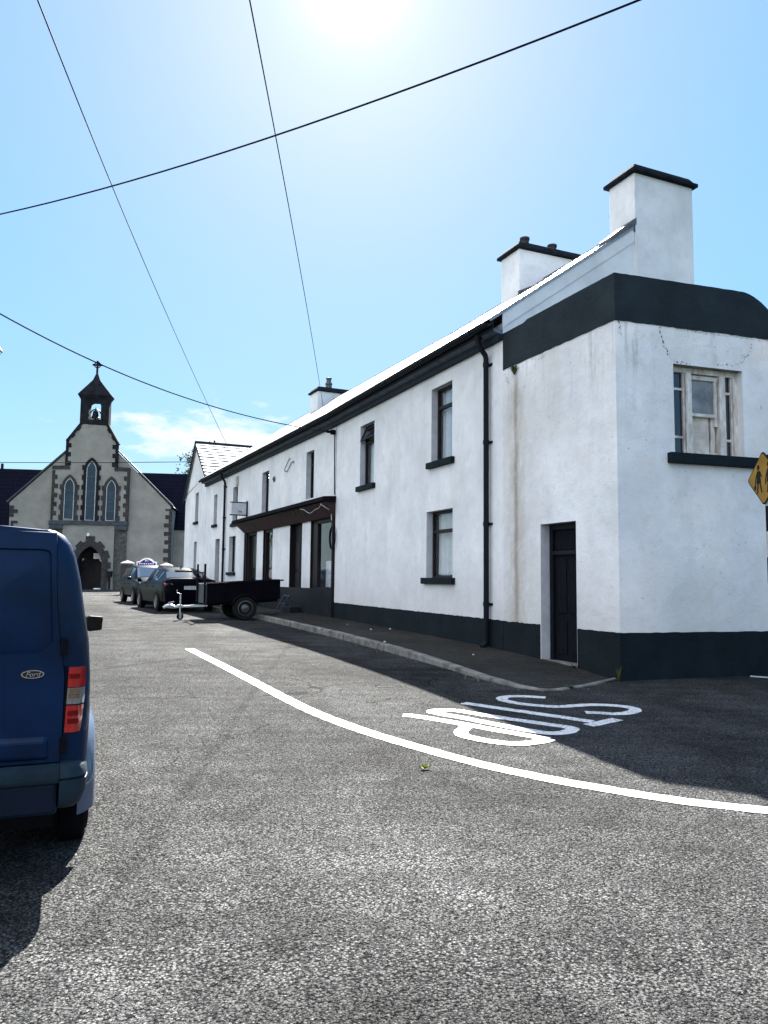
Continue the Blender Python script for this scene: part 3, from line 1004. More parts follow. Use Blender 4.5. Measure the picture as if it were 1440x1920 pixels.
mb.tube([(3.7, 11.92, RZ(3.7) + .02), (3.7, 19.66, RZ(3.7) + .02)], .05, 8)
mesh_obj('ridge_tiles', mb, M_LEAD, A2)
mb = MB()
mb.hexa([(-.012, 11.185, RZ(0) - .27), (2.96, 11.185, RZ(2.96) - .27), (2.96, 11.185, RZ(2.96) - .01), (-.012, 11.185, RZ(0) - .01)],
        [(-.012, 11.2, RZ(0) - .27), (2.96, 11.2, RZ(2.96) - .27), (2.96, 11.2, RZ(2.96) - .01), (-.012, 11.2, RZ(0) - .01)])
mesh_obj('verge_band', mb, M_WALL, A2)
mb = MB(frA)
mb.box(11.2, 19.63, -.09, 0, 5.79, 5.90)
mesh_obj('eaves_band', mb, M_EAVE, A2)
mb = MB(frA)
mb.hexa([(11.2, -.09, 5.902), (11.2, -.24, 5.95), (11.2, -.24, 5.98), (11.2, 0, 5.98), (11.2, 0, 5.902)], [(19.63, -.09, 5.902), (19.63, -.24, 5.95), (19.63, -.24, 5.98), (19.63, 0, 5.98), (19.63, 0, 5.902)])
mesh_obj('soffit', mb, M_SOFFIT, A2)
mb = MB(frA)
mb.box(11.14, 19.64, -.245, -.225, 5.93, 6.10)
mesh_obj('fascia', mb, M_BLACKP, A2)
gutter(A2, frA, 11.16, 19.63, -.315, 6.045)
downpipe(A2, frA, 11.64, -.225, 5.99, 5.56, gz(0, 11.6) + .14, (5.45, 4.05, 2.6, 1.2))
chimney(A2, None, 2.97, 4.45, 11.168, 11.9, 6.2, 9.52, [(3.35, .13, .12)])
chimney(A2, None, 2.97, 5.0, 15.15, 15.95, 7.4, 9.60, [(3.40, .12, .30), (4.22, .12, .27)])
mb = MB()
mb.hexa([(2.94, 11.16, 8.33), (2.94, 11.93, 8.33), (2.94, 11.93, 8.50), (2.94, 11.16, 8.50)], [(2.962, 11.16, 8.33), (2.962, 11.93, 8.33), (2.962, 11.93, 8.50), (2.962, 11.16, 8.50)])
mb.hexa([(2.36, 11.155, RZ(2.36) + .05), (2.99, 11.155, RZ(2.99) + .05), (2.99, 11.155, RZ(2.99) + .19), (2.36, 11.155, RZ(2.36) + .13)],
        [(2.36, 11.5, RZ(2.36) + .05), (2.99, 11.5, RZ(2.99) + .05), (2.99, 11.5, RZ(2.99) + .19), (2.36, 11.5, RZ(2.36) + .13)])
mb.hexa([(2.93, 15.10, 8.35), (5.0, 15.10, 9.35), (5.0, 15.10, 9.53), (2.93, 15.10, 8.53)], [(2.93, 15.148, 8.35), (5.0, 15.148, 9.35), (5.0, 15.148, 9.53), (2.93, 15.148, 8.53)])
mesh_obj('flashing', mb, M_LEAD, A2)

# ------------------------------------------------------------------ shop house
B = thing('shop_house', 'white terraced house with a dark brown shopfront and black door', 'house', tuple(PB + dB * 8 + Vector((0, 0, gz(-.2, 27)))))
frB = lambda t, d, z: tuple(PB + dB * t + nB * d + Vector((0, 0, z)))
GB = gz(0, 21) + .14
shop = [(.06, 1.9, 1.28, 3.3), (2.65, 3.81, GB + .2, 3.3), (5.61, 6.73, 1.36, 3.3), (7.52, 8.94, 1.36, 3.3)]
ups = [(1.72, 2.40, 3.98, 5.41), (6.2, 7.03, 3.90, 5.35), (10.36, 11.10, 3.76, 5.25), (13.80, 14.42, 3.92, 5.25), (10.52, 11.55, 1.83, 3.28)]
dB_door = (13.16, 13.94, GB, 3.28)
mb = MB()
facade(mb, frB, 0, 16, -.3, 6.10, shop + ups + [dB_door], .2)
mb.face([frB(0, 4.43, 0), frB(16, 4.43, 0), frB(16, 4.43, 8.36), frB(0, 4.43, 8.36)])
mesh_obj('wall', mb, M_WALL, B)
for h in shop + ups + [dB_door]:
    reveal(frB, h, .2, M_REVEAL if h not in shop else M_BROWN, B)
for k, h in enumerate(ups):
    window(B, frB, h, .18, .72, sill=k > 1, curtain=[(h[0] + .05, h[0] + .3, h[2] + .05)])
for h in (shop[0], shop[2], shop[3]):
    f = MB(frB)
    a, b, c, d_ = h
    f.box(a, a + .07, .06, .18, c, d_)
    f.box(b - (.42 if h is shop[0] else .12), b, .06, .18, c, d_)
    f.box(a, b, .06, .18, c, c + .09)
    f.box(a, b, .06, .18, d_ - .10, d_)
    fo = mesh_obj('shop_window', f, M_BROWN, B, bevel=.006)
    g = MB(frB)
    g.face([(a + .07, .12, c + .08), (b - .1, .12, c + .08), (b - .1, .12, d_ - .09), (a + .07, .12, d_ - .09)])
    mesh_obj('pane', g, M_GLASS, fo)
    g = MB(frB)
    g.face([(a - .3, .9, c - .3), (b + .3, .9, c - .3), (b + .3, .9, d_ + .3), (a - .3, .9, d_ + .3)])
    mesh_obj('dark_room', g, M_DARK, fo)
    cb = MB(frB)
    rws = []
    for k in range(40):
        x = a + .1 + (b - a - .5) * k / 39
        dd = .34 + .02 * math.sin(k * 1.3)
        rws.append([(x, dd, c + .1), (x, dd, c + .85 if h is shop[0] else d_ - .2)])
    cb.grid(rws)
    mesh_obj('curtain', cb, M_CURT, fo, smooth=80)
for h in (shop[1], dB_door):
    a, b, c, d_ = h
    f = MB(frB)
    f.box(a, b, .17, .22, c, d_)
    do = mesh_obj('door', f, M_DOOR, B)
    f = MB(frB)
    for (x0, x1, z0, z1) in ((a + .12, (a + b) / 2 - .05, c + .2, c + 1.0), ((a + b) / 2 + .05, b - .12, c + .2, c + 1.0), (a + .12, (a + b) / 2 - .05, c + 1.12, c + 1.95), ((a + b) / 2 + .05, b - .12, c + 1.12, c + 1.95)):
        f.box(x0, x1, .155, .172, z0, z1)
    mesh_obj('panel', f, M_BROWN, do)
f = MB(frB)
f.box(-.0, 9.6, -.05, -.001, -.1, GB + .75)
mesh_obj('stall_riser', f, M_RISER, B)
f = MB(frB)
f.box(2.6, 3.86, -.36, -.052, GB - .3, GB + .17)
mesh_obj('doorstep', f, M_RISER, B, bevel=.01)
f = MB(frB)
f.box(9.62, 16, -.014, -.001, -.3, 1.05)
mesh_obj('plinth', f, M_NAVY, B)
# canted fascia with its cornice
f = MB(frB)
f.hexa([(-.02, -.06, 3.30), (-.02, -.30, 3.70), (-.02, 0, 3.70), (-.02, 0, 3.30)], [(8.98, -.06, 3.28), (9.55, -.30, 3.66), (9.55, 0, 3.66), (8.98, 0, 3.28)])
fa = mesh_obj('fascia_board', f, M_FASCIA, B)
f = MB(frB)
f.hexa([(-.07, -.40, 3.72), (-.07, -.36, 3.84), (-.07, 0, 3.86), (-.07, 0, 3.702)], [(9.75, -.40, 3.68), (9.75, -.36, 3.80), (9.75, 0, 3.82), (9.75, 0, 3.662)])
mesh_obj('cornice', f, M_BLKMAT, fa)
f = MB(frB)
for t in np.linspace(1.9, 4.2, 7):
    k = (t + .02) / 9
    f.hexa([(t, -.068, 3.31), (t, -.312, 3.69), (t, -.29, 3.69), (t, -.05, 3.31)], [(t + .045, -.068, 3.31), (t + .045, -.312, 3.69), (t + .045, -.29, 3.69), (t + .045, -.05, 3.31)])
mesh_obj('moulding', f, M_BROWN, fa)
f = MB(frB)
f.box(-.005, .055, -.07, .16, GB, 3.30)
for t in (8.95,):
    f.box(t, t + .12, -.05, .0, GB, 3.28)
mesh_obj('pilaster', f, M_BROWN, B)
f = MB(frB)
f.tube([(.02 + 1.7 * k / 14, -.40 + .06 * math.sin(k / 14 * 3.1), 3.64 - .16 * math.sin(k / 14 * 3.0) - .03 * math.sin(k * .9)) for k in range(15)], .008, 6)
f.tube([(.02, -.42, 3.62), (.03, -.10, 3.45), (.03, -.09, 3.2)], .012, 6)
mesh_obj('loose_cable', f, M_CABLEW, fa)
slate_roof(B, frB, -.0, 16.1, -.30, RZ(-.30) + .05, 3.7, RZ(3.7) + .05, 17)
frBb = lambda t, d, z: frB(t, 7.4 - d, z)
slate_roof(B, frBb, .0, 16.1, 2.95, RZ(2.95) + .05, 3.7, RZ(3.7) + .05, 4, name='roof')
mb = MB(frB)
mb.tube([(0, 3.7, RZ(3.7) + .02), (16, 3.7, RZ(3.7) + .02)], .05, 8)
mesh_obj('ridge_tiles', mb, M_LEAD, B)
mb = MB(frB)
mb.box(.0, 16.0, -.09, 0, 5.79, 5.90)
mesh_obj('eaves_band', mb, M_EAVE, B)
mb = MB(frB)
mb.hexa([(0.01, -.09, 5.902), (0.01, -.24, 5.95), (0.01, -.24, 5.98), (0.01, 0, 5.98), (0.01, 0, 5.902)], [(16, -.09, 5.902), (16, -.24, 5.95), (16, -.24, 5.98), (16, 0, 5.98), (16, 0, 5.902)])
mesh_obj('soffit', mb, M_SOFFIT, B)
mb = MB(frB)
mb.box(.01, 16.05, -.245, -.225, 5.93, 6.10)
mesh_obj('fascia', mb, M_BLACKP, B)
gutter(B, frB, .01, 16.1, -.315, 6.045)
downpipe(B, frB, 12.2, -.225, 5.99, 5.56, GB + .1, (5.4, 4.1, 2.8))
chimney(B, frB, 9.55, 10.4, 2.97, 5.1, 7.4, 9.24, ())
p = MB()
p.lathe([(.14, 0), (.13, .2), (.12, .26), (.15, .27), (.15, .33), (.1, .33), (.1, .5), (.12, .5), (.12, .55), (.02, .58)], frB(10.0, 3.62, 9.40), n=16)
mesh_obj('chimney_pot', p, M_LEAD, B, smooth=40)
f = MB(frB)
f.tube([(3.55, -.02, 5.24), (3.52, -.03, 5.30), (3.75, -.03, 5.28), (3.95, -.03, 5.16), (4.15, -.03, 5.05), (4.38, -.03, 5.08), (4.40, -.03, 5.16), (4.1, -.03, 5.36), (3.9, -.03, 5.46)], .011, 6)
tag(mesh_obj('loose_wire', f, M_RUST), 'loose hooked black wire on the white wall above the shopfront', 'wire')
f = MB(frB)
f.lathe([(.09, 0), (.09, .03), (.05, .06), (.02, .08)], (5.55, 0, 4.97), (0, -1, 0), 14)
f.tube([(5.55, -.03, 4.97), (5.5, -.05, 4.85)], .015, 6)
tag(mesh_obj('wall_rosette', f, M_LEAD), 'small dark iron rosette on white wall between two upper windows', 'wall fitting')
f = MB(frB)
f.box(10.28, 10.52, -.10, -.0, 5.28, 5.62)
tag(mesh_obj('alarm_box', f, M_BOARD, bevel=.015), 'small cream alarm box high on the white wall above the hanging sign', 'alarm box')
sg = thing('hanging_sign', 'grey hanging sign in a black iron frame projecting from the white wall', 'sign', frB(8.85, 0, 3.9))
f = MB(frB)
f.box(8.84, 8.86, -.62, -.06, 3.98, 4.42)
mesh_obj('sign_board', f, M_REVEAL, sg)
f = MB(frB)
f.box(8.83, 8.87, -.06, -.005, 3.86, 4.50)
f.box(8.83, 8.87, -.68, -.06, 4.42, 4.455)
f.box(8.83, 8.87, -.68, -.06, 3.94, 3.98)
mesh_obj('bracket', f, M_BLACKP, sg)
text_obj('lettering', 'Im', .15, M_DARK, sg, frB(8.835, -.30, 4.10), -nB * -1, (0, 0, 1), .002)
f = MB(frB)
for k in range(3):
    f.tube([(-.02 + .02 * k + .18 * math.cos(a_), -.06 - .01 * k, 2.72 + .3 * math.sin(a_)) for a_ in np.linspace(0, 6.3, 20)], .012, 6)
f.tube([(0.05, -.06, 3.25), (0.1, -.06, 3.0)], .012, 6)
tag(mesh_obj('cable_coil', f, M_RUST), 'coil of black cable hanging beside the shop window', 'cable')
# junction line with the power cable bracket and its drop
f = MB(frB)
f.tube([(.08, -.02, 5.66), (.05, -.02, 4.5), (.02, -.02, 3.9)], .013, 6)
f.box(.04, .16, -.12, 0, 5.58, 5.70)
f.tube([(.1, -.12, 5.64), (.1, -.26, 5.64)], .035, 8)
tag(mesh_obj('cable_bracket', f, M_RUST), 'black wall bracket with cable drop under the gutter', 'bracket')

# ------------------------------------------------------------------ gabled house
Cc = thing('gabled_house', 'white gabled house with a glaring slate roof at the far end of terrace', 'house', tuple(PB + dB * 18.4 + Vector((0, 0, gz(-.6, 38)))))
GC = GB + .03
AP = (18.36, 8.22)
winC = [(17.68, 18.40, 4.29, 5.72), (17.80, 18.41, 1.9, 3.35)]
mb = MB()
facade(mb, frB, 16.02, 20.85, -.3, 5.9, winC, .18)
mb.face([frB(16.02, 0, 5.9), frB(20.85, 0, 5.9), frB(20.85, 0, 5.75), frB(AP[0], 0, AP[1]), frB(16.02, 0, 6.40)])
mb.face([frB(20.85, 0, -.3), frB(20.85, 9, -.3), frB(20.85, 9, 5.6), frB(20.85, 0, 5.6)])
mb.face([frB(16.02, 9, -.3), frB(20.85, 9, -.3), frB(20.85, 9, 5.6), frB(AP[0], 9, AP[1]), frB(16.02, 9, 6.40)])
mb.face([frB(16.02, 0, 4.5), frB(16.02, 9, 4.5), frB(16.02, 9, 6.36), frB(16.02, 0, 6.36)])
mesh_obj('wall', mb, M_WALL, Cc)
for k, h in enumerate(winC):
    reveal(frB, h, .18, M_REVEAL, Cc)
    window(Cc, frB, h, .17, .7)
frC = lambda t, d, z: frB(d, t, z)
slate_roof(Cc, frC, -.12, 9.1, 15.93, 6.36, AP[0], AP[1] + .04, 11, .004, lip=.03, m=mat('glossy_roof_slate', (0.22, 0.225, 0.235), 0.5, 0.2, 9, spec=0.7))
frC2 = lambda t, d, z: frB(2 * AP[0] - d, t, z)
slate_roof(Cc, frC2, -.12, 9.1, 15.80, 5.62, AP[0], AP[1] + .04, 14, .004, lip=.02)
mb = MB(frB)
mb.hexa([(15.9, -.13, 6.20), (AP[0], -.13, AP[1] - .12), (AP[0], -.13, AP[1] + .07), (15.9, -.13, 6.36)], [(15.9, -.09, 6.20), (AP[0], -.09, AP[1] - .12), (AP[0], -.09, AP[1] + .07), (15.9, -.09, 6.36)])
mb.hexa([(20.93, -.13, 5.40), (AP[0], -.13, AP[1] - .12), (AP[0], -.13, AP[1] + .07), (20.93, -.13, 5.58)], [(20.93, -.09, 5.40), (AP[0], -.09, AP[1] - .12), (AP[0], -.09, AP[1] + .07), (20.93, -.09, 5.58)])
mesh_obj('bargeboard', mb, M_BLACKP, Cc)
mb = MB(frB)
mb.hexa([(AP[0] - .17, -.13, AP[1] - .10), (AP[0], -.13, AP[1] + .10), (AP[0] + .17, -.13, AP[1] - .10)], [(AP[0] - .17, 9.1, AP[1] - .10), (AP[0], 9.1, AP[1] + .10), (AP[0] + .17, 9.1, AP[1] - .10)])
mesh_obj('ridge_tiles', mb, M_BLACKP, Cc)

# ------------------------------------------------------------------ church
M_CHP = mat('grey_cement_render', (0.275, 0.262, 0.235), 0.9, 0.2, 0.9, 0.02, 12)
M_CHS = mat('dark_limestone', (0.043, 0.041, 0.043), 0.85, 0.45, 2.5, 0.03, 9)
M_CHS2 = mat('black_weathered_stone', (0.017, 0.018, 0.023), 0.85, 0.45, 2.5, 0.03, 9, spec=0.06)
M_SILL = mat('blue_grey_sill_stone', (0.058, 0.067, 0.080), 0.8, 0.3, 3, 0.02, 9)
M_RUBBLE = mat('rubble_stone', (0.085, 0.088, 0.078), 0.9, 0.5, 5, 0.05, 7)
M_CHGL = mat('leaded_window_glass', (0.022, 0.045, 0.068), 0.22, 0.35, 1.5)
M_DSLATE = mat('dark_church_slate', (0.005, 0.006, 0.014), 0.9, 0.4, 6, 0.01, 20, spec=0.05)
M_BELL = mat('dark_bell_iron', (0.014, 0.014, 0.016), 0.5, 0.3, 5, metal=0.6)
Hc = Vector((-3.845, 65.10, 0.615))
Hu = Vector((.96593, -.25882, 0))
Hn = Vector((.25882, .96593, 0))
frH = lambda u, d, z: tuple(Hc + Hu * u + Hn * d + Vector((0, 0, z)))
CH = thing('church', 'grey stone-trimmed church front with three lancet windows and an arched doorway', 'church', tuple(Hc))
def extr(mb, poly, d0, d1):
    mb.hexa([(p[0], d0, p[1]) for p in poly], [(p[0], d1, p[1]) for p in poly])
def lancet(cx, w, zb, zs, za, n=8):
    """left foot up over the point and down to the right foot"""
    R_ = ((w / 2) ** 2 + (za - zs) ** 2) / w
    pts = [(cx - w / 2, zb)]
    x0 = cx - w / 2 + R_
    a1 = math.atan2(za - zs, cx - x0)
    for k in range(n + 1):
        a = math.pi + (a1 - math.pi) * k / n
        pts.append((x0 + R_ * math.cos(a), zs + R_ * math.sin(a)))
    for k in range(n - 1, -1, -1):
        p = pts[1 + k]
        pts.append((2 * cx - p[0], p[1]))
    pts.append((cx + w / 2, zb))
    return pts
mb = MB(frH)
DR = lancet(-.2, 1.86, -.1, 2.0, 3.38)
mid = len(DR) // 2
extr(mb, [(-6.25, -.5), (DR[0][0], -.5)] + DR[:mid + 1] + [(DR[mid][0], 12.7), (-.35, 12.85), (-6.45, 6.75)], 0.011, .5)
extr(mb, [(5.95, -.5), (5.80, 6.75), (DR[mid][0], 12.7)] + DR[mid:] + [(DR[-1][0], -.5)], 0.011, .5)
mb.box(-6.1, 5.8, 1.6, 9, -.5, 6.6)
mesh_obj('wall', mb, M_CHP, CH)
mb = MB(frH)
for sx, e, hgt in ((-1, -6.62, 6.72), (1, 5.95, 6.72)):
    a = (e, hgt)
    b = (-.35, 12.9)
    dx, dz = b[0] - a[0], b[1] - a[1]
    L = math.hypot(dx, dz)
    nx, nz2 = -dz / L * sx, dx / L * sx
    if nz2 < 0: nx, nz2 = -nx, -nz2
    extr(mb, [a, b, (b[0] + nx * .12, b[1] + nz2 * .12), (a[0] + nx * .12, a[1] + nz2 * .12)], -.08, .55)
mesh_obj('gable_coping', mb, M_SILL, CH)
for sx in (-1, 1):
    mb = MB(frH)
    e = -6.7 if sx < 0 else 6.0
    mb.face([(e, .55, 6.7), (-.35, .55, 12.85), (-.35, 9, 12.85), (e, 9, 6.7)])
    mesh_obj('roof', mb, M_SLATE, CH)
# raised centre strip with a doorway cut through
mb = MB(frH)
extr(mb, [(-2.34, -.5), (DR[0][0], -.5)] + DR[:mid + 1] + [(DR[mid][0], 5.05), (-2.34, 5.05)], -.25, 0.01)
extr(mb, [(1.60, -.5), (1.57, 5.05), (DR[mid][0], 5.05)] + DR[mid:] + [(DR[-1][0], -.5)], -.25, 0.01)
extr(mb, [(-3.28, 5.36), (2.54, 5.40), (2.53, 9.5), (1.5, 9.5), (1.56, 11.8), (.82, 13.05), (-1.38, 13.15), (-2.33, 11.9), (-2.22, 9.5), (-3.24, 9.5)], -.25, .3)
mesh_obj('centre_wall', mb, M_CHP, CH)
mb = MB(frH)
mb.box(-3.24, -2.342, -.12, .01, -.5, 5.04)
mesh_obj('buttress', mb, M_RUBBLE, CH)
mb = MB(frH)
mb.box(1.602, 2.50, -.12, .01, -.5, 5.04)
mesh_obj('buttress', mb, M_RUBBLE, CH)
mb = MB(frH)
extr(mb, [(-3.38, 5.05), (2.60, 5.08), (2.60, 5.40), (-3.38, 5.37)], -.40, .0)
mb.box(-3.34, -2.36, -.36, 0, 4.72, 5.04)
mb.box(1.59, 2.56, -.36, 0, 4.72, 5.06)
mesh_obj('sill_course', mb, M_SILL, CH)
# quoins
def quoin_run(mb, u, z0, z1, side, d=-.285, h=.36, a=.20, b=.42, ph=0):
    z, k = z0, ph
    while z < z1 - .1:
        w = a if k % 2 == 0 else b
        w *= random.uniform(.9, 1.1)
        mb.box(min(u, u + side * w), max(u, u + side * w), d, .0, z + .004, min(z + h, z1) - .004)
        z += h
        k += 1
mb = MB(frH)
quoin_run(mb, -3.30, 5.4, 9.4, 1)
quoin_run(mb, 2.57, 5.42, 9.4, -1)
extr(mb, [(-3.32, 9.42), (-2.0, 9.46), (-2.0, 9.74), (-3.32, 9.70)], -.31, 0)
extr(mb, [(2.58, 9.42), (1.4, 9.42), (1.4, 9.72), (2.58, 9.72)], -.31, 0)
mesh_obj('quoins', mb, M_CHS, CH)
mb = MB(frH)
quoin_run(mb, -2.38, 9.76, 11.9, 1, ph=1)
quoin_run(mb, 1.62, 9.74, 11.8, -1, ph=1)
n = 5
for k in range(n):
    a0, a1 = k / n, (k + 1) / n
    for (p, q, s_) in (((-2.42, 11.75), (-1.36, 13.25), 1), ((1.68, 11.65), (.82, 13.15), -1)):
        A = (p[0] + (q[0] - p[0]) * a0, p[1] + (q[1] - p[1]) * a0)
        Bq = (p[0] + (q[0] - p[0]) * a1, p[1] + (q[1] - p[1]) * a1)
        wq = .30 if k % 2 else .20
        extr(mb, [A, Bq, (Bq[0] + s_ * wq, Bq[1] - .08), (A[0] + s_ * wq, A[1] - .08)], -.33, .35)
mesh_obj('quoins', mb, M_CHS2, CH)
mb = MB(frH)
quoin_run(mb, -6.42, 5.6, 6.5, 1, -.04, h=.30, a=.3, b=.62)
quoin_run(mb, -6.28, 0, 5.3, 1, -.04, h=.30, a=.2, b=.5)
quoin_run(mb, 5.98, -.1, 6.5, -1, -.04, h=.34, a=.25, b=.6)
mesh_obj('quoins', mb, M_CHS, CH)
# lancet windows
for (cx_, wg, zb_, zs_, za_, wo_, zsO, zaO, dark) in ((-1.96, .69, 5.5, 8.05, 8.72, 1.22, 7.95, 9.05, 0), (-.345, .69, 5.45, 9.4, 10.12, 1.18, 9.45, 10.45, 1), (1.21, .67, 5.45, 7.95, 8.66, 1.22, 7.85, 9.0, 0)):
    ig, og = lancet(cx_, wg + .12, zb_ - .05, zs_, za_ + .09), lancet(cx_, wo_, 5.40, zsO, zaO)
    mb = MB(frH)
    for k in range(len(ig) - 1):
        lo = [(ig[k][0], -.33, ig[k][1]), (ig[k + 1][0], -.33, ig[k + 1][1]), (og[k + 1][0], -.33, og[k + 1][1]), (og[k][0], -.33, og[k][1])]
        mb.hexa(lo, [(p[0], -.2, p[2]) for p in lo])
    z = 5.45
    while z < zsO + .2:
        for sx in (-1, 1):
            mb.box(min(cx_ + sx * wo_ / 2, cx_ + sx * (wo_ / 2 + .12)), max(cx_ + sx * wo_ / 2, cx_ + sx * (wo_ / 2 + .12)), -.325, -.2, z, z + .38)
        z += .80
    su = mesh_obj('window_surround', mb, M_CHS2 if dark else M_CHS, CH)
    fr_ = lancet(cx_, wg, zb_, zs_, za_)
    mb = MB(frH)
    mb.tube([(p[0], -.285, p[1]) for p in fr_] + [(fr_[0][0], -.285, fr_[0][1])], .018, 6)
    mesh_obj('window_frame', mb, M_WHITE, su)
    mb = MB(frH)
    mb.face([(p[0], -.27, p[1]) for p in fr_])
    for k in range(1, 8):
        zz = zb_ + (zs_ - zb_) * k / 7
    mesh_obj('pane', mb, M_CHGL, su)
    mb = MB(frH)
    for k in range(1, 4):
        zz = zb_ + (zs_ - zb_) * k / 3.4
        mb.box(cx_ - wg / 2, cx_ + wg / 2, -.28, -.272, zz - .012, zz + .012)
    mesh_obj('glazing_bar', mb, M_LEAD, su)
# doorway
ig, og = lancet(-.2, 1.86, -.1, 2.0, 3.38), lancet(-.2, 2.75, -.1, 2.05, 3.92)
mb = MB(frH)
for k in range(len(ig) - 1):
    lo = [(ig[k][0], -.36, ig[k][1]), (ig[k + 1][0], -.36, ig[k + 1][1]), (og[k + 1][0], -.36, og[k + 1][1]), (og[k][0], -.36, og[k][1])]
    mb.hexa(lo, [(p[0], -.24, p[2]) for p in lo])
for (u_, z_, a_) in ((-.2, 4.02, 0), (.62, 3.5, -48), (-1.02, 3.5, 48), (1.1, 2.75, -70), (-1.5, 2.75, 70), (1.22, 1.9, 0), (-1.62, 1.9, 0), (1.22, .9, 0), (-1.62, .9, 0)):
    ca, sa = math.cos(R(a_)), math.sin(R(a_))
    hw, hh = (.33, .16) if a_ == 0 else (.30, .14)
    if z_ < 2: hw, hh = .17, .24
    q = [(u_ + x * ca - y * sa, z_ + x * sa + y * ca) for x, y in ((-hw, -hh), (hw, -hh), (hw, hh), (-hw, hh))]
    extr(mb, q, -.372, -.24)
mesh_obj('door_surround', mb, M_CHS, CH)
mb = MB(frH)
rows = []
for dd in (-.25, 1.1):
    rows.append([(p[0], dd, p[1]) for p in ig])
mb.grid(rows)
mb.face([(p[0], 1.1, p[1]) for p in ig])
mesh_obj('porch', mb, M_DARK, CH)
mb = MB(frH)
mb.box(-.05, .70, .35, .38, 2.42, 2.86)
mb.face([(.35, .36, 2.38), (.75, .36, 2.38), (.75, .36, 1.95)])
mb.face([(-.9, .36, 2.2), (-.72, .36, 2.42), (-.88, .36, 2.42)])
mesh_obj('fanlight', mb, M_BOARD, CH)
mb = MB(frH)
mb.box(.05, .70, .9, .95, -.1, 2.2)
mesh_obj('door', mb, M_BROWN, CH)
mb = MB(frH)
mb.box(.10, .66, .05, .30, -.12, .10)
tag(mesh_obj('storage_box', mb, M_WHITE, bevel=.02), 'low white box on the floor of the church doorway', 'box')
mb = MB(frH)
mb.lathe([(.03, -.16), (.10, -.12), (.12, 0), (.08, .1), (.02, .13)], (-.36, -.38, 4.30), (0, 0, 1), 12)
tag(mesh_obj('wall_lamp', mb, M_WHITE, smooth=50), 'small white lamp over the church door arch', 'lamp')
mb = MB(frH)
mb.box(1.18, 1.56, -.62, -.27, 1.0, 1.38)
mb.box(1.14, 1.60, -.66, -.25, 1.38, 1.44)
mb.box(1.30, 1.44, -.45, -.30, -.1, 1.0)
tag(mesh_obj('stone_font', mb, M_CHS2, bevel=.02), 'dark box on a stem standing right of the church door', 'font')
# bellcote
mb = MB(frH)
mb.box(-1.42, -.76, -.30, .55, 13.15, 15.16)
mb.box(.16, .79, -.30, .55, 13.10, 15.12)
mb.box(-.76, .16, -.28, .53, 13.10, 13.55)
ah = lancet(-.30, .92, 14.6, 14.6, 15.02)
extr(mb, [(-.76, 14.62), (-.76, 15.14), (.16, 15.14), (.16, 14.62), (.10, 14.85), (-.10, 14.96), (-.5, 14.96), (-.70, 14.85)], -.29, .54)
bc = mesh_obj('bellcote', mb, M_CHS2, CH, bevel=.02)
mb = MB(frH)
q0 = [(-1.42, -.30, 15.12), (.79, -.30, 15.12), (.79, .55, 15.12), (-1.42, .55, 15.12)]
q1 = [(-1.62, -.52, 15.50), (.98, -.52, 15.50), (.98, .77, 15.50), (-1.62, .77, 15.50)]
q2 = [(-.60, -.10, 16.78), (-.04, -.10, 16.78), (-.04, .34, 16.78), (-.60, .34, 16.78)]
q3 = [(-.42, .04, 17.30), (-.22, .04, 17.30), (-.22, .22, 17.30), (-.42, .22, 17.30)]
mb.hexa(q0, q1)
mb.hexa(q1, q2)
mb.hexa(q2, q3)
mesh_obj('bellcote_roof', mb, M_CHS2, bc)
mb = MB(frH)
cxz = (-.34, 18.09)
mb.box(-.415, -.265, .07, .19, 17.28, 18.42)
mb.box(-.72, .03, .075, .185, 18.02, 18.16)
rr = [(cxz[0] + .23 * math.cos(a_), .13, cxz[1] + .23 * math.sin(a_)) for a_ in np.linspace(0, 2 * math.pi, 25)]
mb.tube(rr, .045, 6)
mesh_obj('stone_cross', mb, M_CHS2, bc)
mb = MB()
mb.lathe([(.36, 0), (.37, .04), (.30, .12), (.24, .30), (.21, .52), (.17, .62), (.06, .66), (.05, .74), (.01, .95)], frH(-.32, .12, 13.68), n=20)
mb.lathe([(.05, -.12), (.06, 0), (.03, .1)], frH(-.32, .12, 13.65), n=10)
bell = mesh_obj('bell', mb, M_BELL, smooth=50)
tag(bell, 'dark iron bell hanging in the open church bellcote', 'bell')
mb = MB(frH)
mb.tube([(-.32 + .38 * math.cos(a_), .12, 14.05 + .38 * math.sin(a_)) for a_ in np.linspace(.1, math.pi - .1, 14)], .05, 8)
mesh_obj('yoke', mb, M_BELL, bell)
# transverse block behind
mb = MB(frH)
mb.box(-13, 12, 3, 9, -.5, 5.0)
mesh_obj('transept', mb, M_CHP, CH)
for (d0, z0, d1, z1) in ((2.7, 5.0, 6.0, 10.15), (9.3, 5.0, 6.0, 10.15)):
    slate_roof(CH, frH, -13.2, 12.2, d0, z0, d1, z1, 14, m=M_DSLATE, name='roof', lip=.02)
mb = MB(frH)
mb.tube([(-9.1, 6, 10.1), (-9.1, 6, 10.6)], .12, 8)
mesh_obj('roof_vent', mb, M_CHS2, CH)

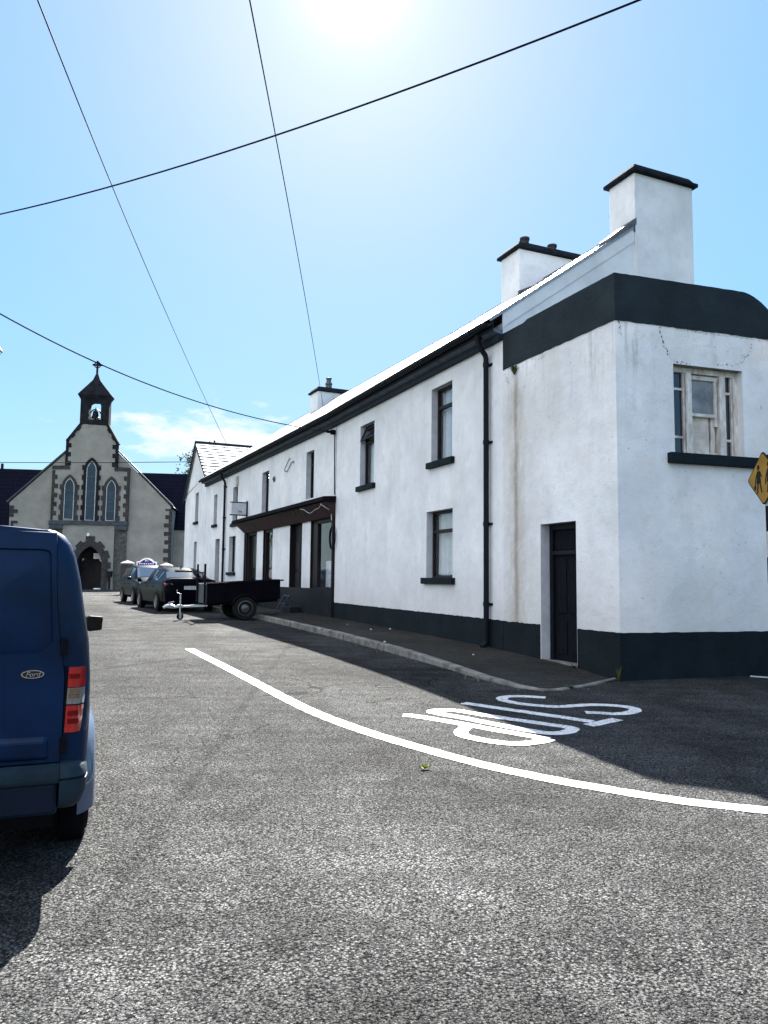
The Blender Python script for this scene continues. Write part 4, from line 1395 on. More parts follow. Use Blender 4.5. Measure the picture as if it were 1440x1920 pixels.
# gate pillars and notice board in front of the church
def pillar(x, y, w, top, label):
    g0 = gz(x, y)
    t_ = thing('gate_pillar', label, 'pillar', (x, y, g0), R(-12), 'stone gate pillars before the church')
    fr = lambda a, b, c: tuple(Vector((x, y, 0)) + Hu * a + Hn * b + Vector((0, 0, c)))
    mb = MB(fr)
    h_ = w / 2
    mb.box(-h_, h_, -h_, h_, g0 - .2, top - .22)
    mesh_obj('shaft', mb, mat('dark_pillar_stone', (0.035, 0.037, 0.036), 0.9, 0.5, 5, 0.03, 8), t_, bevel=.02)
    mb = MB(fr)
    e = h_ + .03
    mb.box(-e, e, -e, e, top - .22, top - .14)
    q = [(-e, -e, top - .14), (e, -e, top - .14), (e, e, top - .14), (-e, e, top - .14)]
    mb.hexa(q, [(p[0] * .05, p[1] * .05, top) for p in q])
    mesh_obj('cap', mb, mat('pale_concrete_cap', (0.26, 0.25, 0.235), 0.9, 0.2, 4), t_)
pillar(-2.84, 47.25, .62, 2.58, 'square rubble gate pillar with pale pointed cap, left of the parked cars')
pillar(-.75, 46.32, .62, 2.46, 'gate pillar whose pale cap shows above the parked car roof')
NB = thing('notice_board', 'purple notice board with arched white border seen behind parked cars', 'notice board', (-1.82, 46.75, gz(-1.8, 46.7)))
M_PURP = mat('purple_sign_paint', (0.035, 0.025, 0.16), 0.4, 0.1, 5)
frN = lambda a, b, c: tuple(Vector((-1.82, 46.75, 0)) + Hu * a + Hn * b + Vector((0, 0, c)))
def archtop(w, zb_, zs_, za_, n=12):
    pts = [(-w, zb_), (w, zb_), (w, zs_), (w * .72, zs_ + .01)]
    for k in range(n + 1):
        x = w * .72 * (1 - 2 * k / n)
        pts.append((x, zs_ + .01 + (za_ - zs_) * (1 - (x / (w * .72)) ** 2)))
    return pts + [(-w * .72, zs_ + .01), (-w, zs_)]
mb = MB(frN)
extr(mb, archtop(.57, 1.35, 2.52, 2.72), -.02, .03)
bo = mesh_obj('border', mb, M_WHITE, NB)
mb = MB(frN)
extr(mb, archtop(.51, 1.41, 2.45, 2.64), -.028, -.021)
mesh_obj('panel', mb, M_PURP, NB)
mb = MB(frN)
mb.tube([(.09 * math.cos(a_), -.034, 2.54 + .045 * math.sin(a_)) for a_ in np.linspace(-.6, 4.2, 14)], .014, 6)
for k in range(7):
    mb.box(-.42 + k * .125, -.42 + k * .125 + .07, -.034, -.029, 2.36 + (.01 if k % 2 else 0), 2.42)
mesh_obj('emblem', mb, M_WHITE, NB)
mb = MB(frN)
mb.box(-.54, -.46, .03, .10, .4, 2.4)
mb.box(.46, .54, .03, .10, .4, 2.4)
mesh_obj('post', mb, M_BLACKP, NB)

# ------------------------------------------------------------------ tree beyond the gabled house
def leafy_tree(name, label, loc, h, crown, nclump, nleaf, lsize):
    x0_, y0_ = loc
    z0_ = gz(x0_, y0_)
    t_ = thing(name, label, 'tree', (x0_, y0_, z0_))
    rnd = random.Random(3)
    mb = MB()
    mb.tube([(x0_, y0_, z0_ - .2), (x0_ + .2, y0_, z0_ + h * .3), (x0_ - .1, y0_, z0_ + h * .6), (x0_, y0_, z0_ + h * .95)], [.35, .28, .18, .05], 8)
    cl_ = []
    for k in range(nclump):
        a_ = rnd.random() * 6.283
        rr_ = crown * math.sqrt(rnd.random())
        zz = z0_ + h * rnd.uniform(.35, 1.0)
        f_ = 1.0 - max(0, (zz - z0_) / h - .6) * 1.3
        c_ = Vector((x0_ + rr_ * f_ * math.cos(a_), y0_ + rr_ * f_ * math.sin(a_), zz))
        cl_.append(c_)
        mb.tube([(x0_, y0_, max(z0_ + h * .25, zz - 2.2)), ((x0_ + c_.x) / 2, (y0_ + c_.y) / 2, zz - .7), tuple(c_)], [.10, .06, .02], 5)
    mesh_obj('trunk', mb, M_BARK, t_)
    mb = MB()
    for c_ in cl_:
        for k in range(nleaf):
            p = c_ + Vector((rnd.gauss(0, .55), rnd.gauss(0, .55), rnd.gauss(0, .38)))
            a_ = Vector((rnd.uniform(-1, 1), rnd.uniform(-1, 1), rnd.uniform(-.6, .6))).normalized()
            b_ = a_.orthogonal().normalized()
            s_ = lsize * rnd.uniform(.6, 1.3)
            mb.face([p - a_ * s_, p + b_ * s_ * .5, p + a_ * s_, p - b_ * s_ * .5])
    mesh_obj('crown', mb, M_TREE, t_, recalc=False)
leafy_tree('broadleaf_tree', 'dark leafy tree showing between the church roof and gabled house', (6.9, 79.0), 13.9, 2.4, 70, 60, .17)

# ------------------------------------------------------------------ street lamp on the left
LP = thing('street_lamp', 'street lamp with amber bowl, only its tip showing at left edge', 'street lamp', (-9.9, 19.3, gz(-9.9, 19.3)))
zl = 6.84
mb = MB()
mb.tube([(-9.9, 19.3, .3), (-9.9, 19.3, 6.3), (-9.85, 19.32, 6.9), (-9.4, 19.5, 7.15), (-8.9, 19.62, 7.0)], [.075, .05, .04, .035, .03], 10)
mesh_obj('pole', mb, M_STEEL, LP, smooth=40)
mb = MB()
mb.lathe([(.03, .30), (.07, .26), (.09, .10), (.14, .05), (.17, -.03), (.14, -.03)], (-8.46, 19.7, zl), n=16)
mb.tube([(-8.9, 19.62, 7.0), (-8.46, 19.7, zl + .18)], .03, 8)
mesh_obj('hood', mb, M_BLACKP, LP, smooth=40)
mb = MB()
mb.lathe([(.135, -.032), (.12, -.10), (.06, -.15), (.005, -.16)], (-8.46, 19.7, zl), n=16)
mesh_obj('lamp_bowl', mb, mat('amber_lamp_glass', (0.45, 0.30, 0.12), 0.3, 0.2, 9), LP, smooth=40)

# ------------------------------------------------------------------ overhead cables
def cable(label, pts, r, n=40, t1=1.0):
    """smooth curve through three points (first, middle, last), extended a little past the first"""
    a, b, c = (Vector(p) for p in pts)
    la, lb = (b - a).length, (c - b).length
    tb = la / (la + lb)
    P = []
    for k in range(n + 1):
        t = -0.35 + (t1 + 0.35) * k / n
        q = a * ((t - tb) * (t - 1)) / (tb) + b * (t * (t - 1)) / (tb * (tb - 1)) + c * (t * (t - tb)) / (1 - tb)
        P.append(tuple(q))
    mb = MB()
    mb.tube(P, r, 6)
    tag(mesh_obj('overhead_cable', mb, M_RUST, smooth=60), label, 'cable', 'cables strung over the street')
cable('thick overhead cable sloping right across the whole sky', [(-2.33 + 1.5, 5.08 - 2.5, 6.90), (-4.88, 8.39, 6.77), (-8.03, 13.0, 7.22)], .0115, t1=1.5)
cable('overhead cable sagging from the left to the bracket on the white wall', [(-8.03, 14.21, 6.01), (-3.72, 17.85, 5.60), tuple(frB(.1, -.26, 5.64))], .013)
cable('thin overhead wire running down to the gabled house roof', [(-7.51, 9.38, 8.32), (-6.29, 15.34, 9.21), (0.93, 38.54, 8.36)], .010)
cable('thin overhead wire ending at the small chimney with one pot', [(-5.44, 7.46, 7.59), (-4.39, 10.26, 7.91), (2.35, 27.6, 8.02)], .009)
cable('level wire crossing in front of the church gable', [(-14, 46.2, 7.45), (-9.63, 44.32, 7.47), (-0.35, 40.3, 7.62)], .017)

# ------------------------------------------------------------------ vehicles
M_TYRE = mat('tyre_rubber', (0.014, 0.014, 0.015), 0.8, 0.3, 20, 0.004, 60, spec=0.06)
M_RIM = mat('alloy_rim', (0.16, 0.165, 0.175), 0.35, 0.15, 8, metal=0.9)
M_VBLUE = mat('dark_blue_car_paint', (0.0008, 0.0135, 0.047), 0.38, 0.45, 2.2, 0.004, 1.6, spec=0.12, coat=0.14)
M_VARCH = mat('glossy_sunlit_blue_arch', (0.02, 0.05, 0.11), 0.42, 0.3, 4, spec=0.8, coat=1.0)  # lighter than the body paint: sun highlight put into the colour
M_CARBLK = mat('black_car_paint', (0.002, 0.002, 0.0045), 0.30, 0.2, 4, spec=0.03)
M_CARGREY = mat('dark_grey_car_paint', (0.003, 0.004, 0.007), 0.32, 0.2, 4, spec=0.05)
M_BUMP = mat('faded_bumper_plastic', (0.012, 0.026, 0.038), 0.55, 0.35, 5, 0.003, 50)
M_BUMPD = mat('black_plastic_trim', (0.005, 0.005, 0.007), 0.5, 0.3, 8, spec=0.06)
M_RED = mat('red_lamp_lens', (0.42, 0.006, 0.006), 0.12, 0.25, 25, spec=0.7, coat=0.5)
M_CLEAR = mat('clear_lamp_lens', (0.20, 0.18, 0.155), 0.15, 0.3, 40, spec=0.8, stretch=(3, 1, 1), coat=0.5)
M_CHROME = mat('chrome', (0.75, 0.76, 0.78), 0.12, 0.05, 8, metal=1.0)
M_PLATE = mat('number_plate', (0.55, 0.56, 0.57), 0.4, 0.1, 8)
M_CGLASS = solid_glass('car_glass', (0.010, 0.013, 0.018), 1.0, 0.06)
M_CGLASS.node_tree.nodes['Principled BSDF'].inputs['IOR'].default_value = 2.3
M_MIRROR = mat('mirror_glass', (0.035, 0.037, 0.042), 0.03, 0.3, 9, metal=1.0)
M_TBOX = mat('dark_trailer_boards', (0.003, 0.0028, 0.005), 0.8, 0.4, 4, 0.006, 30, spec=0.06, stretch=(1, 1, 6))

def wheel(parent, fr, x, y, z, r, w, side, spokes=10):
    """axle along x; side = +1 outer face towards +x"""
    base = Vector(fr(x, y, z))
    ax = (Vector(fr(x + side, y, z)) - base).normalized()
    mb = MB()
    mb.lathe([(r * .62, -w), (r * .93, -w), (r, -w * .85), (r, -w * .15), (r * .95, 0), (r * .68, .004), (r * .62, -.02)], base, ax, 32)
    wh = mesh_obj('wheel', mb, M_TYRE, parent, smooth=35)
    mb = MB()
    mb.lathe([(r * .66, -.05), (r * .66, .002), (r * .60, -.006), (r * .56, -.05)], base, ax, 32)
    mb.lathe([(r * .58, -.07), (r * .57, -.055), (.01, -.05)], base, ax, 24)
    mb.lathe([(r * .18, -.05), (r * .17, -.004), (.004, .0)], base, ax, 16)
    a = ax.orthogonal().normalized()
    b = ax.cross(a)
    for k in range(spokes):
        th = 2 * math.pi * k / spokes
        d = a * math.cos(th) + b * math.sin(th)
        e = ax.cross(d)
        p0, p1 = base + d * r * .14 - ax * .012, base + d * r * .62 - ax * .012
        lo = [p0 - e * .022, p1 - e * .03, p1 + e * .03, p0 + e * .022]
        mb.hexa([tuple(q) for q in lo], [tuple(q - ax * .03) for q in lo])
    mesh_obj('rim', mb, M_RIM, wh, smooth=35)
    return wh

def loft_body(fr, stations):
    rows = []
    for st in stations:
        y, w, zb, zm, zbelt, wt, ztop = st
        half = [(w * .86, zb), (w * .97, zb + .10), (w, zm), (w * .985, zbelt - .04), (w * .955, zbelt), (wt, ztop - .045), (wt * .80, ztop - .008)]
        rows.append([(-x, y, z) for x, z in half] + [(0, y, ztop)] + [(x, y, z) for x, z in reversed(half)])
    return rows
def patch(fr, rows, i0, i1, j0, j1, si=.06, sj=.08, off=.008, n=6):
    """panel lying on the body between two stations and two ring points"""
    A = [np.array(p) for p in rows[i0][j0:j1 + 1]]
    Bq = [np.array(p) for p in rows[i1][j0:j1 + 1]]
    def ins(r):
        r = [p.copy() for p in r]
        a, b = r[0] + (r[1] - r[0]) * sj, r[-1] + (r[-2] - r[-1]) * sj
        r[0], r[-1] = a, b
        return r
    A, Bq = ins(A), ins(Bq)
    out = []
    for k in range(n + 1):
        s_ = si + (1 - 2 * si) * k / n
        out.append([a + (b - a) * s_ for a, b in zip(A, Bq)])
    nrm = np.cross(out[-1][0] - out[0][0], out[0][-1] - out[0][0])
    nrm /= np.linalg.norm(nrm)
    cen = sum(out[0]) / len(out[0])
    if np.dot(nrm, cen - np.array([0, cen[1], .5])) < 0:
        nrm = -nrm
    mb = MB(fr)
    mb.grid([[tuple(p + nrm * off) for p in r] for r in out])
    return mb

def car(name, label, ox, oy, head, paint, stations, cabin, wheels_y, track, wr, front_toward_camera, plate=None):
    g0 = gz(ox, oy)
    fwd_ = Vector((math.sin(head), math.cos(head), 0))
    rgt = Vector((math.cos(head), -math.sin(head), 0))
    fr = lambda x, y, z: tuple(Vector((ox, oy, g0)) + rgt * x + fwd_ * y + Vector((0, 0, z)))
    c_ = thing(name, label, 'car', (ox, oy, g0), -head)
    rows = loft_body(fr, stations)
    mb = MB(fr)
    mb.grid(rows)
    mb.face(rows[0])
    mb.face(rows[-1])
    # underside
    mb.grid([[r[0], r[-1]] for r in rows])
    mesh_obj('body', mb, paint, c_, smooth=38, merge=True)
    rw, r0_, r1_, f0, f1, split = cabin    # station numbers: rear glass rw-r0_, side r0_..f0, windscreen f0-f1
    mesh_obj('rear_window', patch(fr, rows, rw, r0_, 5, 9, .10, .06), M_CGLASS, c_, smooth=60)
    mesh_obj('windscreen', patch(fr, rows, f0, f1, 5, 9, .08, .05), M_CGLASS, c_, smooth=60)
    for (j0, j1) in ((4, 5), (9, 10)):
        for (a, b) in split:
            m_ = patch(fr, rows, a, b, j0, j1, .03, .10, .008)
            mesh_obj('side_window', m_, M_CGLASS, c_)
    for sx in (-1, 1):
        for wy in wheels_y:
            ar = MB()
            base = Vector(fr(sx * (track + .012), wy, wr))
            ar.lathe([(wr * 1.16, -.06), (wr * 1.16, 0), (.01, .0)], base, rgt * sx, 28)
            mesh_obj('wheel_arch', ar, M_BUMPD, c_)
            wheel(c_, fr, sx * (track + .03), wy, wr, wr, .21, sx)
        mm = MB(fr)
        yb = stations[f1][0] - .28
        zb_ = stations[f1][4] + .07
        mm.hexa([(sx * .90, yb, zb_ - .06), (sx * 1.08, yb - .02, zb_ - .06), (sx * 1.09, yb - .02, zb_ + .08), (sx * .95, yb, zb_ + .08)],
                [(sx * .92, yb + .10, zb_ - .03), (sx * 1.05, yb + .08, zb_ - .03), (sx * 1.05, yb + .08, zb_ + .05), (sx * .95, yb + .10, zb_ + .05)])
        mesh_obj('wing_mirror', mm, paint, c_, bevel=.02)
        hd = MB(fr)
        for yy in (.25, -.75):
            hd.box(min(sx * .915, sx * .945), max(sx * .915, sx * .945), yy - .1, yy + .1, .80, .83)
        mesh_obj('door_handle', hd, paint, c_)
    return c_, fr, rows

# saloon seen from behind
st1 = [(-2.43, .74, .34, .60, .80, .62, .86), (-2.38, .84, .27, .58, .88, .74, .98), (-2.28, .89, .25, .60, .97, .80, 1.085), (-1.98, .915, .24, .62, .98, .74, 1.10),
       (-1.25, .925, .22, .62, .985, .60, 1.37), (-.75, .925, .2, .62, .98, .60, 1.455), (-.1, .925, .2, .62, .97, .60, 1.48), (.55, .925, .2, .62, .96, .60, 1.44),
       (1.35, .92, .2, .62, .94, .70, 1.04), (1.95, .90, .22, .60, .86, .62, .93), (2.30, .82, .24, .55, .74, .55, .79), (2.43, .66, .30, .50, .62, .45, .66)]
car1, f1, rows1 = car('parked_car', 'black saloon car parked with its tail lights and number plate facing the camera', -2.93, 28.25, R(-5.0), M_CARBLK, st1, (3, 4, 4, 7, 8, 0)[:5] + (((4, 6), (6, 7)),), (-1.38, 1.45), .91, .33, False)
for sx in (-1, 1):
    mb = MB(f1)
    mb.hexa([(sx * .44, -2.405, .865), (sx * .86, -2.345, .84), (sx * .885, -2.30, .945), (sx * .60, -2.385, .935)], [(sx * .44, -2.30, .865), (sx * .86, -2.2, .84), (sx * .885, -2.2, .945), (sx * .60, -2.28, .935)])
    lt = mesh_obj('tail_light', mb, M_RED, car1, bevel=.008)
    mb = MB(f1)
    mb.hexa([(sx * .60, -2.41, .882), (sx * .82, -2.365, .872), (sx * .82, -2.365, .917), (sx * .64, -2.405, .917)], [(sx * .60, -2.33, .882), (sx * .82, -2.3, .872), (sx * .82, -2.3, .917), (sx * .64, -2.33, .917)])
    mesh_obj('clear_lens', mb, M_CLEAR, lt)
mb = MB(f1)
mb.box(-.26, .26, -2.455, -2.38, .73, .845)
pl = mesh_obj('number_plate', mb, M_PLATE, car1)
fd = Vector((math.sin(R(-5)), math.cos(R(-5)), 0))
rd = Vector((math.cos(R(-5)), -math.sin(R(-5)), 0))
text_obj('lettering', '171 D 1380', .105, M_DARK, pl, f1(0, -2.457, .787), rd, (0, 0, 1), .001)
mb = MB(f1)
mb.lathe([(.06, 0), (.055, .012), (.01, .016)], f1(0, -2.40, .915), -fd, 16)
mesh_obj('badge', mb, M_CHROME, car1)
mb = MB(f1)
mb.hexa([(-.86, -2.44, .30), (.86, -2.44, .30), (.88, -2.40, .62), (-.88, -2.40, .62)], [(-.88, -2.2, .30), (.88, -2.2, .30), (.90, -2.2, .62), (-.90, -2.2, .62)])
mesh_obj('bumper', mb, M_CARBLK, car1, bevel=.03)
mb = MB(f1)
mb.box(-.30, .30, -1.33, -1.20, 1.392, 1.402)
mb.box(-.02, .02, -.95, -.80, 1.45, 1.50)
mesh_obj('roof_aerial', mb, M_CARBLK, car1)
mb = MB(f1)
mb.hexa([(.30, -1.99, 1.12), (.33, -1.99, 1.13), (.33, -1.35, 1.38), (.30, -1.35, 1.37)], [(.30, -1.99, 1.14), (.33, -1.99, 1.15), (.33, -1.35, 1.40), (.30, -1.35, 1.39)])
mesh_obj('wiper', mb, M_BUMPD, car1)
# crossover parked in front, facing the camera
st2 = [(-2.25, .78, .34, .62, .95, .62, 1.30), (-2.12, .88, .27, .65, 1.02, .64, 1.50), (-1.85, .90, .26, .66, 1.02, .63, 1.585), (-.9, .91, .24, .66, 1.0, .63, 1.62),
       (-.1, .91, .24, .66, .99, .63, 1.61), (.45, .91, .24, .66, .98, .61, 1.54), (1.25, .90, .24, .66, .97, .72, 1.07), (1.80, .88, .25, .66, .92, .64, 1.00), (2.12, .82, .27, .62, .82, .56, .90), (2.25, .70, .34, .55, .70, .46, .74)]
car2, f2, rows2 = car('parked_car', 'dark grey car parked nose out in front of the black saloon', -3.05, 34.6, R(180 - 4.0), M_CARGREY, st2, (0, 1, 5, 5, 6)[:2] + (1,) + (5, 6) + (((2, 4), (4, 5)),) if False else (0, 1, 5, 6, ((2, 4), (4, 5)))[:0] + (0, 1, 5, 5, 6, ((2, 4), (4, 5))), (-1.35, 1.35), .89, .335, True)
for sx in (-1, 1):
    mb = MB(f2)
    mb.hexa([(sx * .45, 2.225, .74), (sx * .78, 2.08, .78), (sx * .80, 2.02, .90), (sx * .50, 2.17, .86)], [(sx * .45, 2.1, .74), (sx * .78, 1.95, .78), (sx * .80, 1.9, .90), (sx * .50, 2.05, .86)])
    mesh_obj('headlight', mb, M_CLEAR, car2, bevel=.01)
    mb = MB(f2)
    mb.lathe([(.075, 0), (.07, .02), (.01, .025)], f2(sx * .62, 2.17, .46), Vector(f2(0, 1, 0)) - Vector(f2(0, 0, 0)), 14)
    mesh_obj('fog_light', mb, M_CHROME, car2)
mb = MB(f2)
mb.hexa([(-.42, 2.27, .50), (.42, 2.27, .50), (.44, 2.245, .72), (-.44, 2.245, .72)], [(-.42, 2.1, .50), (.42, 2.1, .50), (.44, 2.1, .72), (-.44, 2.1, .72)])
mesh_obj('grille', mb, M_BUMPD, car2, bevel=.01)
mb = MB(f2)
mb.box(-.26, .26, 2.262, 2.29, .38, .48)
mesh_obj('number_plate', mb, M_PLATE, car2)

# blue van at the left edge, its tail towards the camera
VX, VY = -7.765, 4.30
gv = gz(VX, VY + .9)
VAN = thing('parked_van', 'dark blue panel van at the left edge seen from behind', 'van', (VX, VY + 2.1, gv))
frV = lambda x, y, z: (VX + x, VY + y, z)
prof = [(.830, .44), (.872, .50), (.893, .62), (.900, .90), (.895, 1.08), (.880, 1.27), (.852, 1.43), (.828, 1.58), (.800, 1.70), (.775, 1.765), (.740, 1.812), (.690, 1.838), (.5, 1.852), (.0, 1.860)]
def vsec(y, inset, ztop=None, wsc=1.0):
    out = []
    for x, z in prof:
        zz = z
        if ztop is not None and z > .9:
            zz = .9 + (z - .9) * (ztop - .9) / .96
        out.append((max(0, x * wsc - inset), y, zz))
    return out
sec = [vsec(.0, .075), vsec(.008, .045), vsec(.03, .018), vsec(.07, .0), vsec(1.0, -.004), vsec(2.2, -.004), vsec(2.6, .0, 1.85), vsec(3.0, .01, 1.72), vsec(3.45, .02, 1.35, .98), vsec(3.6, .02, 1.20, .97), vsec(4.0, .03, 1.08, .94), vsec(4.2, .04, .98, .88), vsec(4.28, .06, .90, .80)]
mb = MB(frV)
full = [[(-p[0], p[1], p[2]) for p in r_] + [p for p in reversed(r_[:-1])] for r_ in sec]
mb.grid(full)
mb.face(full[0])
mb.face(full[-1])
mb.grid([[r_[0], r_[-1]] for r_ in full])
mesh_obj('body', mb, M_VBLUE, VAN, smooth=32, merge=True)
# rear door skin with a pressed panel
def rrect(x0, x1, z0, z1, r, n=6):
    pts = []
    for cx_, cz_, a0 in ((x1 - r, z0 + r, -90), (x1 - r, z1 - r, 0), (x0 + r, z1 - r, 90), (x0 + r, z0 + r, 180)):
        for k in range(n + 1):
            a = R(a0 + 90 * k / n)
            pts.append((cx_ + r * math.cos(a), cz_ + r * math.sin(a)))
    return pts
def door_skin(x0, x1):
    """x measured from the van centre line; outer edge follows the body side"""
    mb = MB(frV)
    sg_ = 1 if x1 > 0 else -1
    edge = [(.765, .665), (.770, .80), (.772, .95), (.770, 1.10), (.745, 1.25), (.722, 1.45), (.712, 1.60), (.706, 1.75), (.703, 1.825)]
    inner = .008
    outer_pts = [(inner, .665)] + edge + [(inner, 1.845)]
    N = 56
    hole = rrect(.06, .705 - .0, 1.215, 1.735, .07)
    hole = [(min(x, .704 - max(0, z - 1.25) * .06), z) for x, z in hole]
    cx_, cz_ = .37, 1.45
    def rayhit(poly, th):
        d = (math.cos(th), math.sin(th))
        best = None
        for a, b in zip(poly, poly[1:] + poly[:1]):
            ex, ez = b[0] - a[0], b[1] - a[1]
            den = d[0] * ez - d[1] * ex
            if abs(den) < 1e-9:
                continue
            t_ = ((a[0] - cx_) * ez - (a[1] - cz_) * ex) / den
            u_ = ((a[0] - cx_) * d[1] - (a[1] - cz_) * d[0]) / den
            if t_ > 0 and -1e-6 <= u_ <= 1 + 1e-6 and (best is None or t_ < best):
                best = t_
        return (cx_ + d[0] * best, cz_ + d[1] * best)
    ang = sorted({2 * math.pi * k / N for k in range(N)} | {math.atan2(p[1] - cz_, p[0] - cx_) % (2 * math.pi) for p in outer_pts + hole})
    O_ = [rayhit(outer_pts, a) for a in ang]
    H_ = [rayhit(hole, a) for a in ang]
    sc_ = lambda P, k: [(cx_ + (x - cx_) * k, cz_ + (z - cz_) * k) for x, z in P]
    lay = [(sc_(O_, .996), .0), (O_, -.010), (sc_(O_, .99), -.020), (sc_(H_, 1.012), -.022), (H_, -.016), (sc_(H_, .985), -.006), (sc_(H_, .90), -.009), (sc_(H_, .3), -.012)]
    rows = [[(sg_ * x, dy, z) for x, z in P] for P, dy in lay]
    mb.grid(rows, closed=True)
    mb.face(rows[-1])
    return mb
for side in (1, -1):
    dr = mesh_obj('rear_door', door_skin(.008, side), M_VBLUE, VAN, smooth=50)
    mb = MB(frV)
    for zc in (1.245, .755):
        xo = side * (.755 if zc > 1 else .77)
        mb.box(xo - .012, xo + .022, -.040, -.012, zc - .042, zc + .042)
    mesh_obj('hinge', mb, M_BUMPD, dr, bevel=.006)
    mb = MB(frV)
    mb.hexa([(side * .70, -.032, .70), (side * .05, -.032, .70), (side * .05, -.036, .79), (side * .69, -.036, .78)], [(side * .72, -.012, .68), (side * .04, -.012, .68), (side * .04, -.012, .82), (side * .71, -.012, .81)])
    mesh_obj('pressing', mb, M_VBLUE, dr, bevel=.012)
    # tail lamp: red, clear, red
    outx = [(.832, 1.135), (.846, 1.02), (.852, .92), (.848, .83)]
    def lamp(z0, z1, m_, nm, par):
        mb = MB(frV)
        rows = []
        for z in np.linspace(z0, z1, 5):
            xi = .778 + (.788 - .778) * (z - .82) / .32
            xo = float(np.interp(z, [.81, .9, 1.0, 1.14], [.862, .868, .872, .868]))
            rows.append([(side * xi, .0, z), (side * xi, -.022, z), (side * (xi + (xo - xi) * .5), -.026, z), (side * (xo - .028), -.016, z), (side * (xo - .006), .012, z), (side * (xo + .012), .055, z), (side * (xo + .01), .07, z)])
        mb.grid(rows)
        mb.face(rows[0])
        mb.face(rows[-1])
        return mesh_obj(nm, mb, m_, par, smooth=50)
    tl = lamp(.815, .948, M_RED, 'tail_light', VAN)
    lamp(.955, 1.036, M_CLEAR, 'clear_lens', tl)
    lamp(1.040, 1.140, M_RED, 'upper_lens', tl)
    mb = MB(frV)
    for zz in (.990, 1.005, 1.018, 1.029):
        mb.box(min(side * .792, side * .842), max(side * .792, side * .842), -.0285, -.0265, zz - .003, zz + .003)
    mb.box(min(side * .79, side * .845), max(side * .79, side * .845), -.029, -.0265, 1.0, 1.003)
    mesh_obj('lens_ribs', mb, mat('amber_reflector', (0.16, 0.085, 0.04), 0.3, 0.3, 20), tl)
    mb = MB(frV)
    for zz in (.87, .91, 1.095):
        mb.box(min(side * .79, side * .842), max(side * .79, side * .842), -.0285, -.0265, zz - .012, zz + .012)
    mesh_obj('lens_pattern', mb, mat('deep_red_reflector', (0.16, 0.002, 0.003), 0.25, 0.3, 40), tl)
    mb = MB(frV)
    mb.box(min(side * .772, side * .779), max(side * .772, side * .779), -.016, .0, .81, 1.145)
    mesh_obj('lamp_gasket', mb, M_BUMPD, tl)
    mb = MB(frV)
    # bumper corner
    rows = []
    for z, o in ((.445, .045), (.465, .02), (.52, .0), (.585, -.004), (.592, .010), (.60, -.004), (.645, .004), (.668, .03), (.675, .07)):
        rows.append([(side * .765, -.065 + o, z), (side * .80, -.065 + o, z), (side * (.855 - o * .6), -.05 + o, z), (side * (.885 - o), -.01 + o * .4, z), (side * (.897 - o), .06, z), (side * (.900 - o), .32, z)])
    mb.grid(rows)
    mb.face(rows[0])
    mb.face(rows[-1])
    mesh_obj('bumper_corner', mb, M_BUMP, VAN, smooth=50)
    for wy in (.84, 3.55):
        base = Vector(frV(side * .89, wy, gv + .31))
        ar = MB()
        ar.lathe([(.372, -.10), (.372, .025), (.01, .025)], base, Vector((side, 0, 0)), 30)
        mesh_obj('wheel_well', ar, M_BUMPD, VAN)
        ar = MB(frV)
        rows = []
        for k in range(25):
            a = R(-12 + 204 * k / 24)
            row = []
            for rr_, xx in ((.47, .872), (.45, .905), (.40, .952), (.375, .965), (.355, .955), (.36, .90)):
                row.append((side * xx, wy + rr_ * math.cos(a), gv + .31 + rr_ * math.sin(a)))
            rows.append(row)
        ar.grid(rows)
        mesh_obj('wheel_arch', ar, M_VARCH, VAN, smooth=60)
        wheel(VAN, frV, side * .945, wy, gv + .31, .31, .2, side, 8)
    mb = MB(frV)
    yb = 2.72
    mb.hexa([(side * 1.00, yb, 1.135), (side * 1.115, yb + .005, 1.145), (side * 1.125, yb + .005, 1.265), (side * 1.00, yb, 1.275)], [(side * .95, yb + .16, 1.155), (side * 1.08, yb + .13, 1.165), (side * 1.085, yb + .13, 1.245), (side * .95, yb + .16, 1.255)])
    mb.box(min(side * .86, side * 1.0), max(side * .86, side * 1.0), yb + .05, yb + .13, 1.15, 1.19)
    mi = mesh_obj('wing_mirror', mb, M_BUMPD, VAN, bevel=.018)
    mb = MB(frV)
    nn = rrect(.998, 1.112, 1.148, 1.262, .02)
    mb.face([(side * x, yb - .004 + (x - 1.0) * .04, z) for x, z in nn])
    mesh_obj('mirror_glass', mb, M_MIRROR, mi)
    mb = MB(frV)
    mb.hexa([(side * .885, 2.25, 1.12), (side * .885, 3.3, 1.12), (side * .80, 2.95, 1.62), (side * .815, 2.30, 1.66)], [(side * .895, 2.25, 1.12), (side * .895, 3.3, 1.12), (side * .812, 2.95, 1.62), (side * .826, 2.30, 1.66)])
    mesh_obj('side_window', mb, M_CGLASS, VAN)
    mb = MB(frV)
    mb.box(min(side * .895, side * .903), max(side * .895, side * .903), 1.1, 2.15, .86, .90)
    mesh_obj('side_moulding', mb, M_BUMPD, VAN)
mb = MB(frV)
rows = []
for z, y in ((.572, -.052), (.576, -.060), (.580, -.065), (.60, -.072), (.655, -.068), (.668, -.03)):
    rows.append([(-.763, y, z), (0, y - .01, z), (.763, y, z)])
mb.grid(rows)
mesh_obj('bumper', mb, M_BUMP, VAN, smooth=50)
mb = MB(frV)
mb.box(-.76, .76, -.050, .3, .42, .578)
mesh_obj('bumper_skirt', mb, mat('dark_blue_skirt', (0.002, 0.006, 0.018), 0.6, 0.4, 5, spec=0.2), VAN, bevel=.02)
mb = MB(frV)
mb.box(-.75, .75, .25, 4.0, .28, .46)
mesh_obj('underbody', mb, M_BUMPD, VAN)
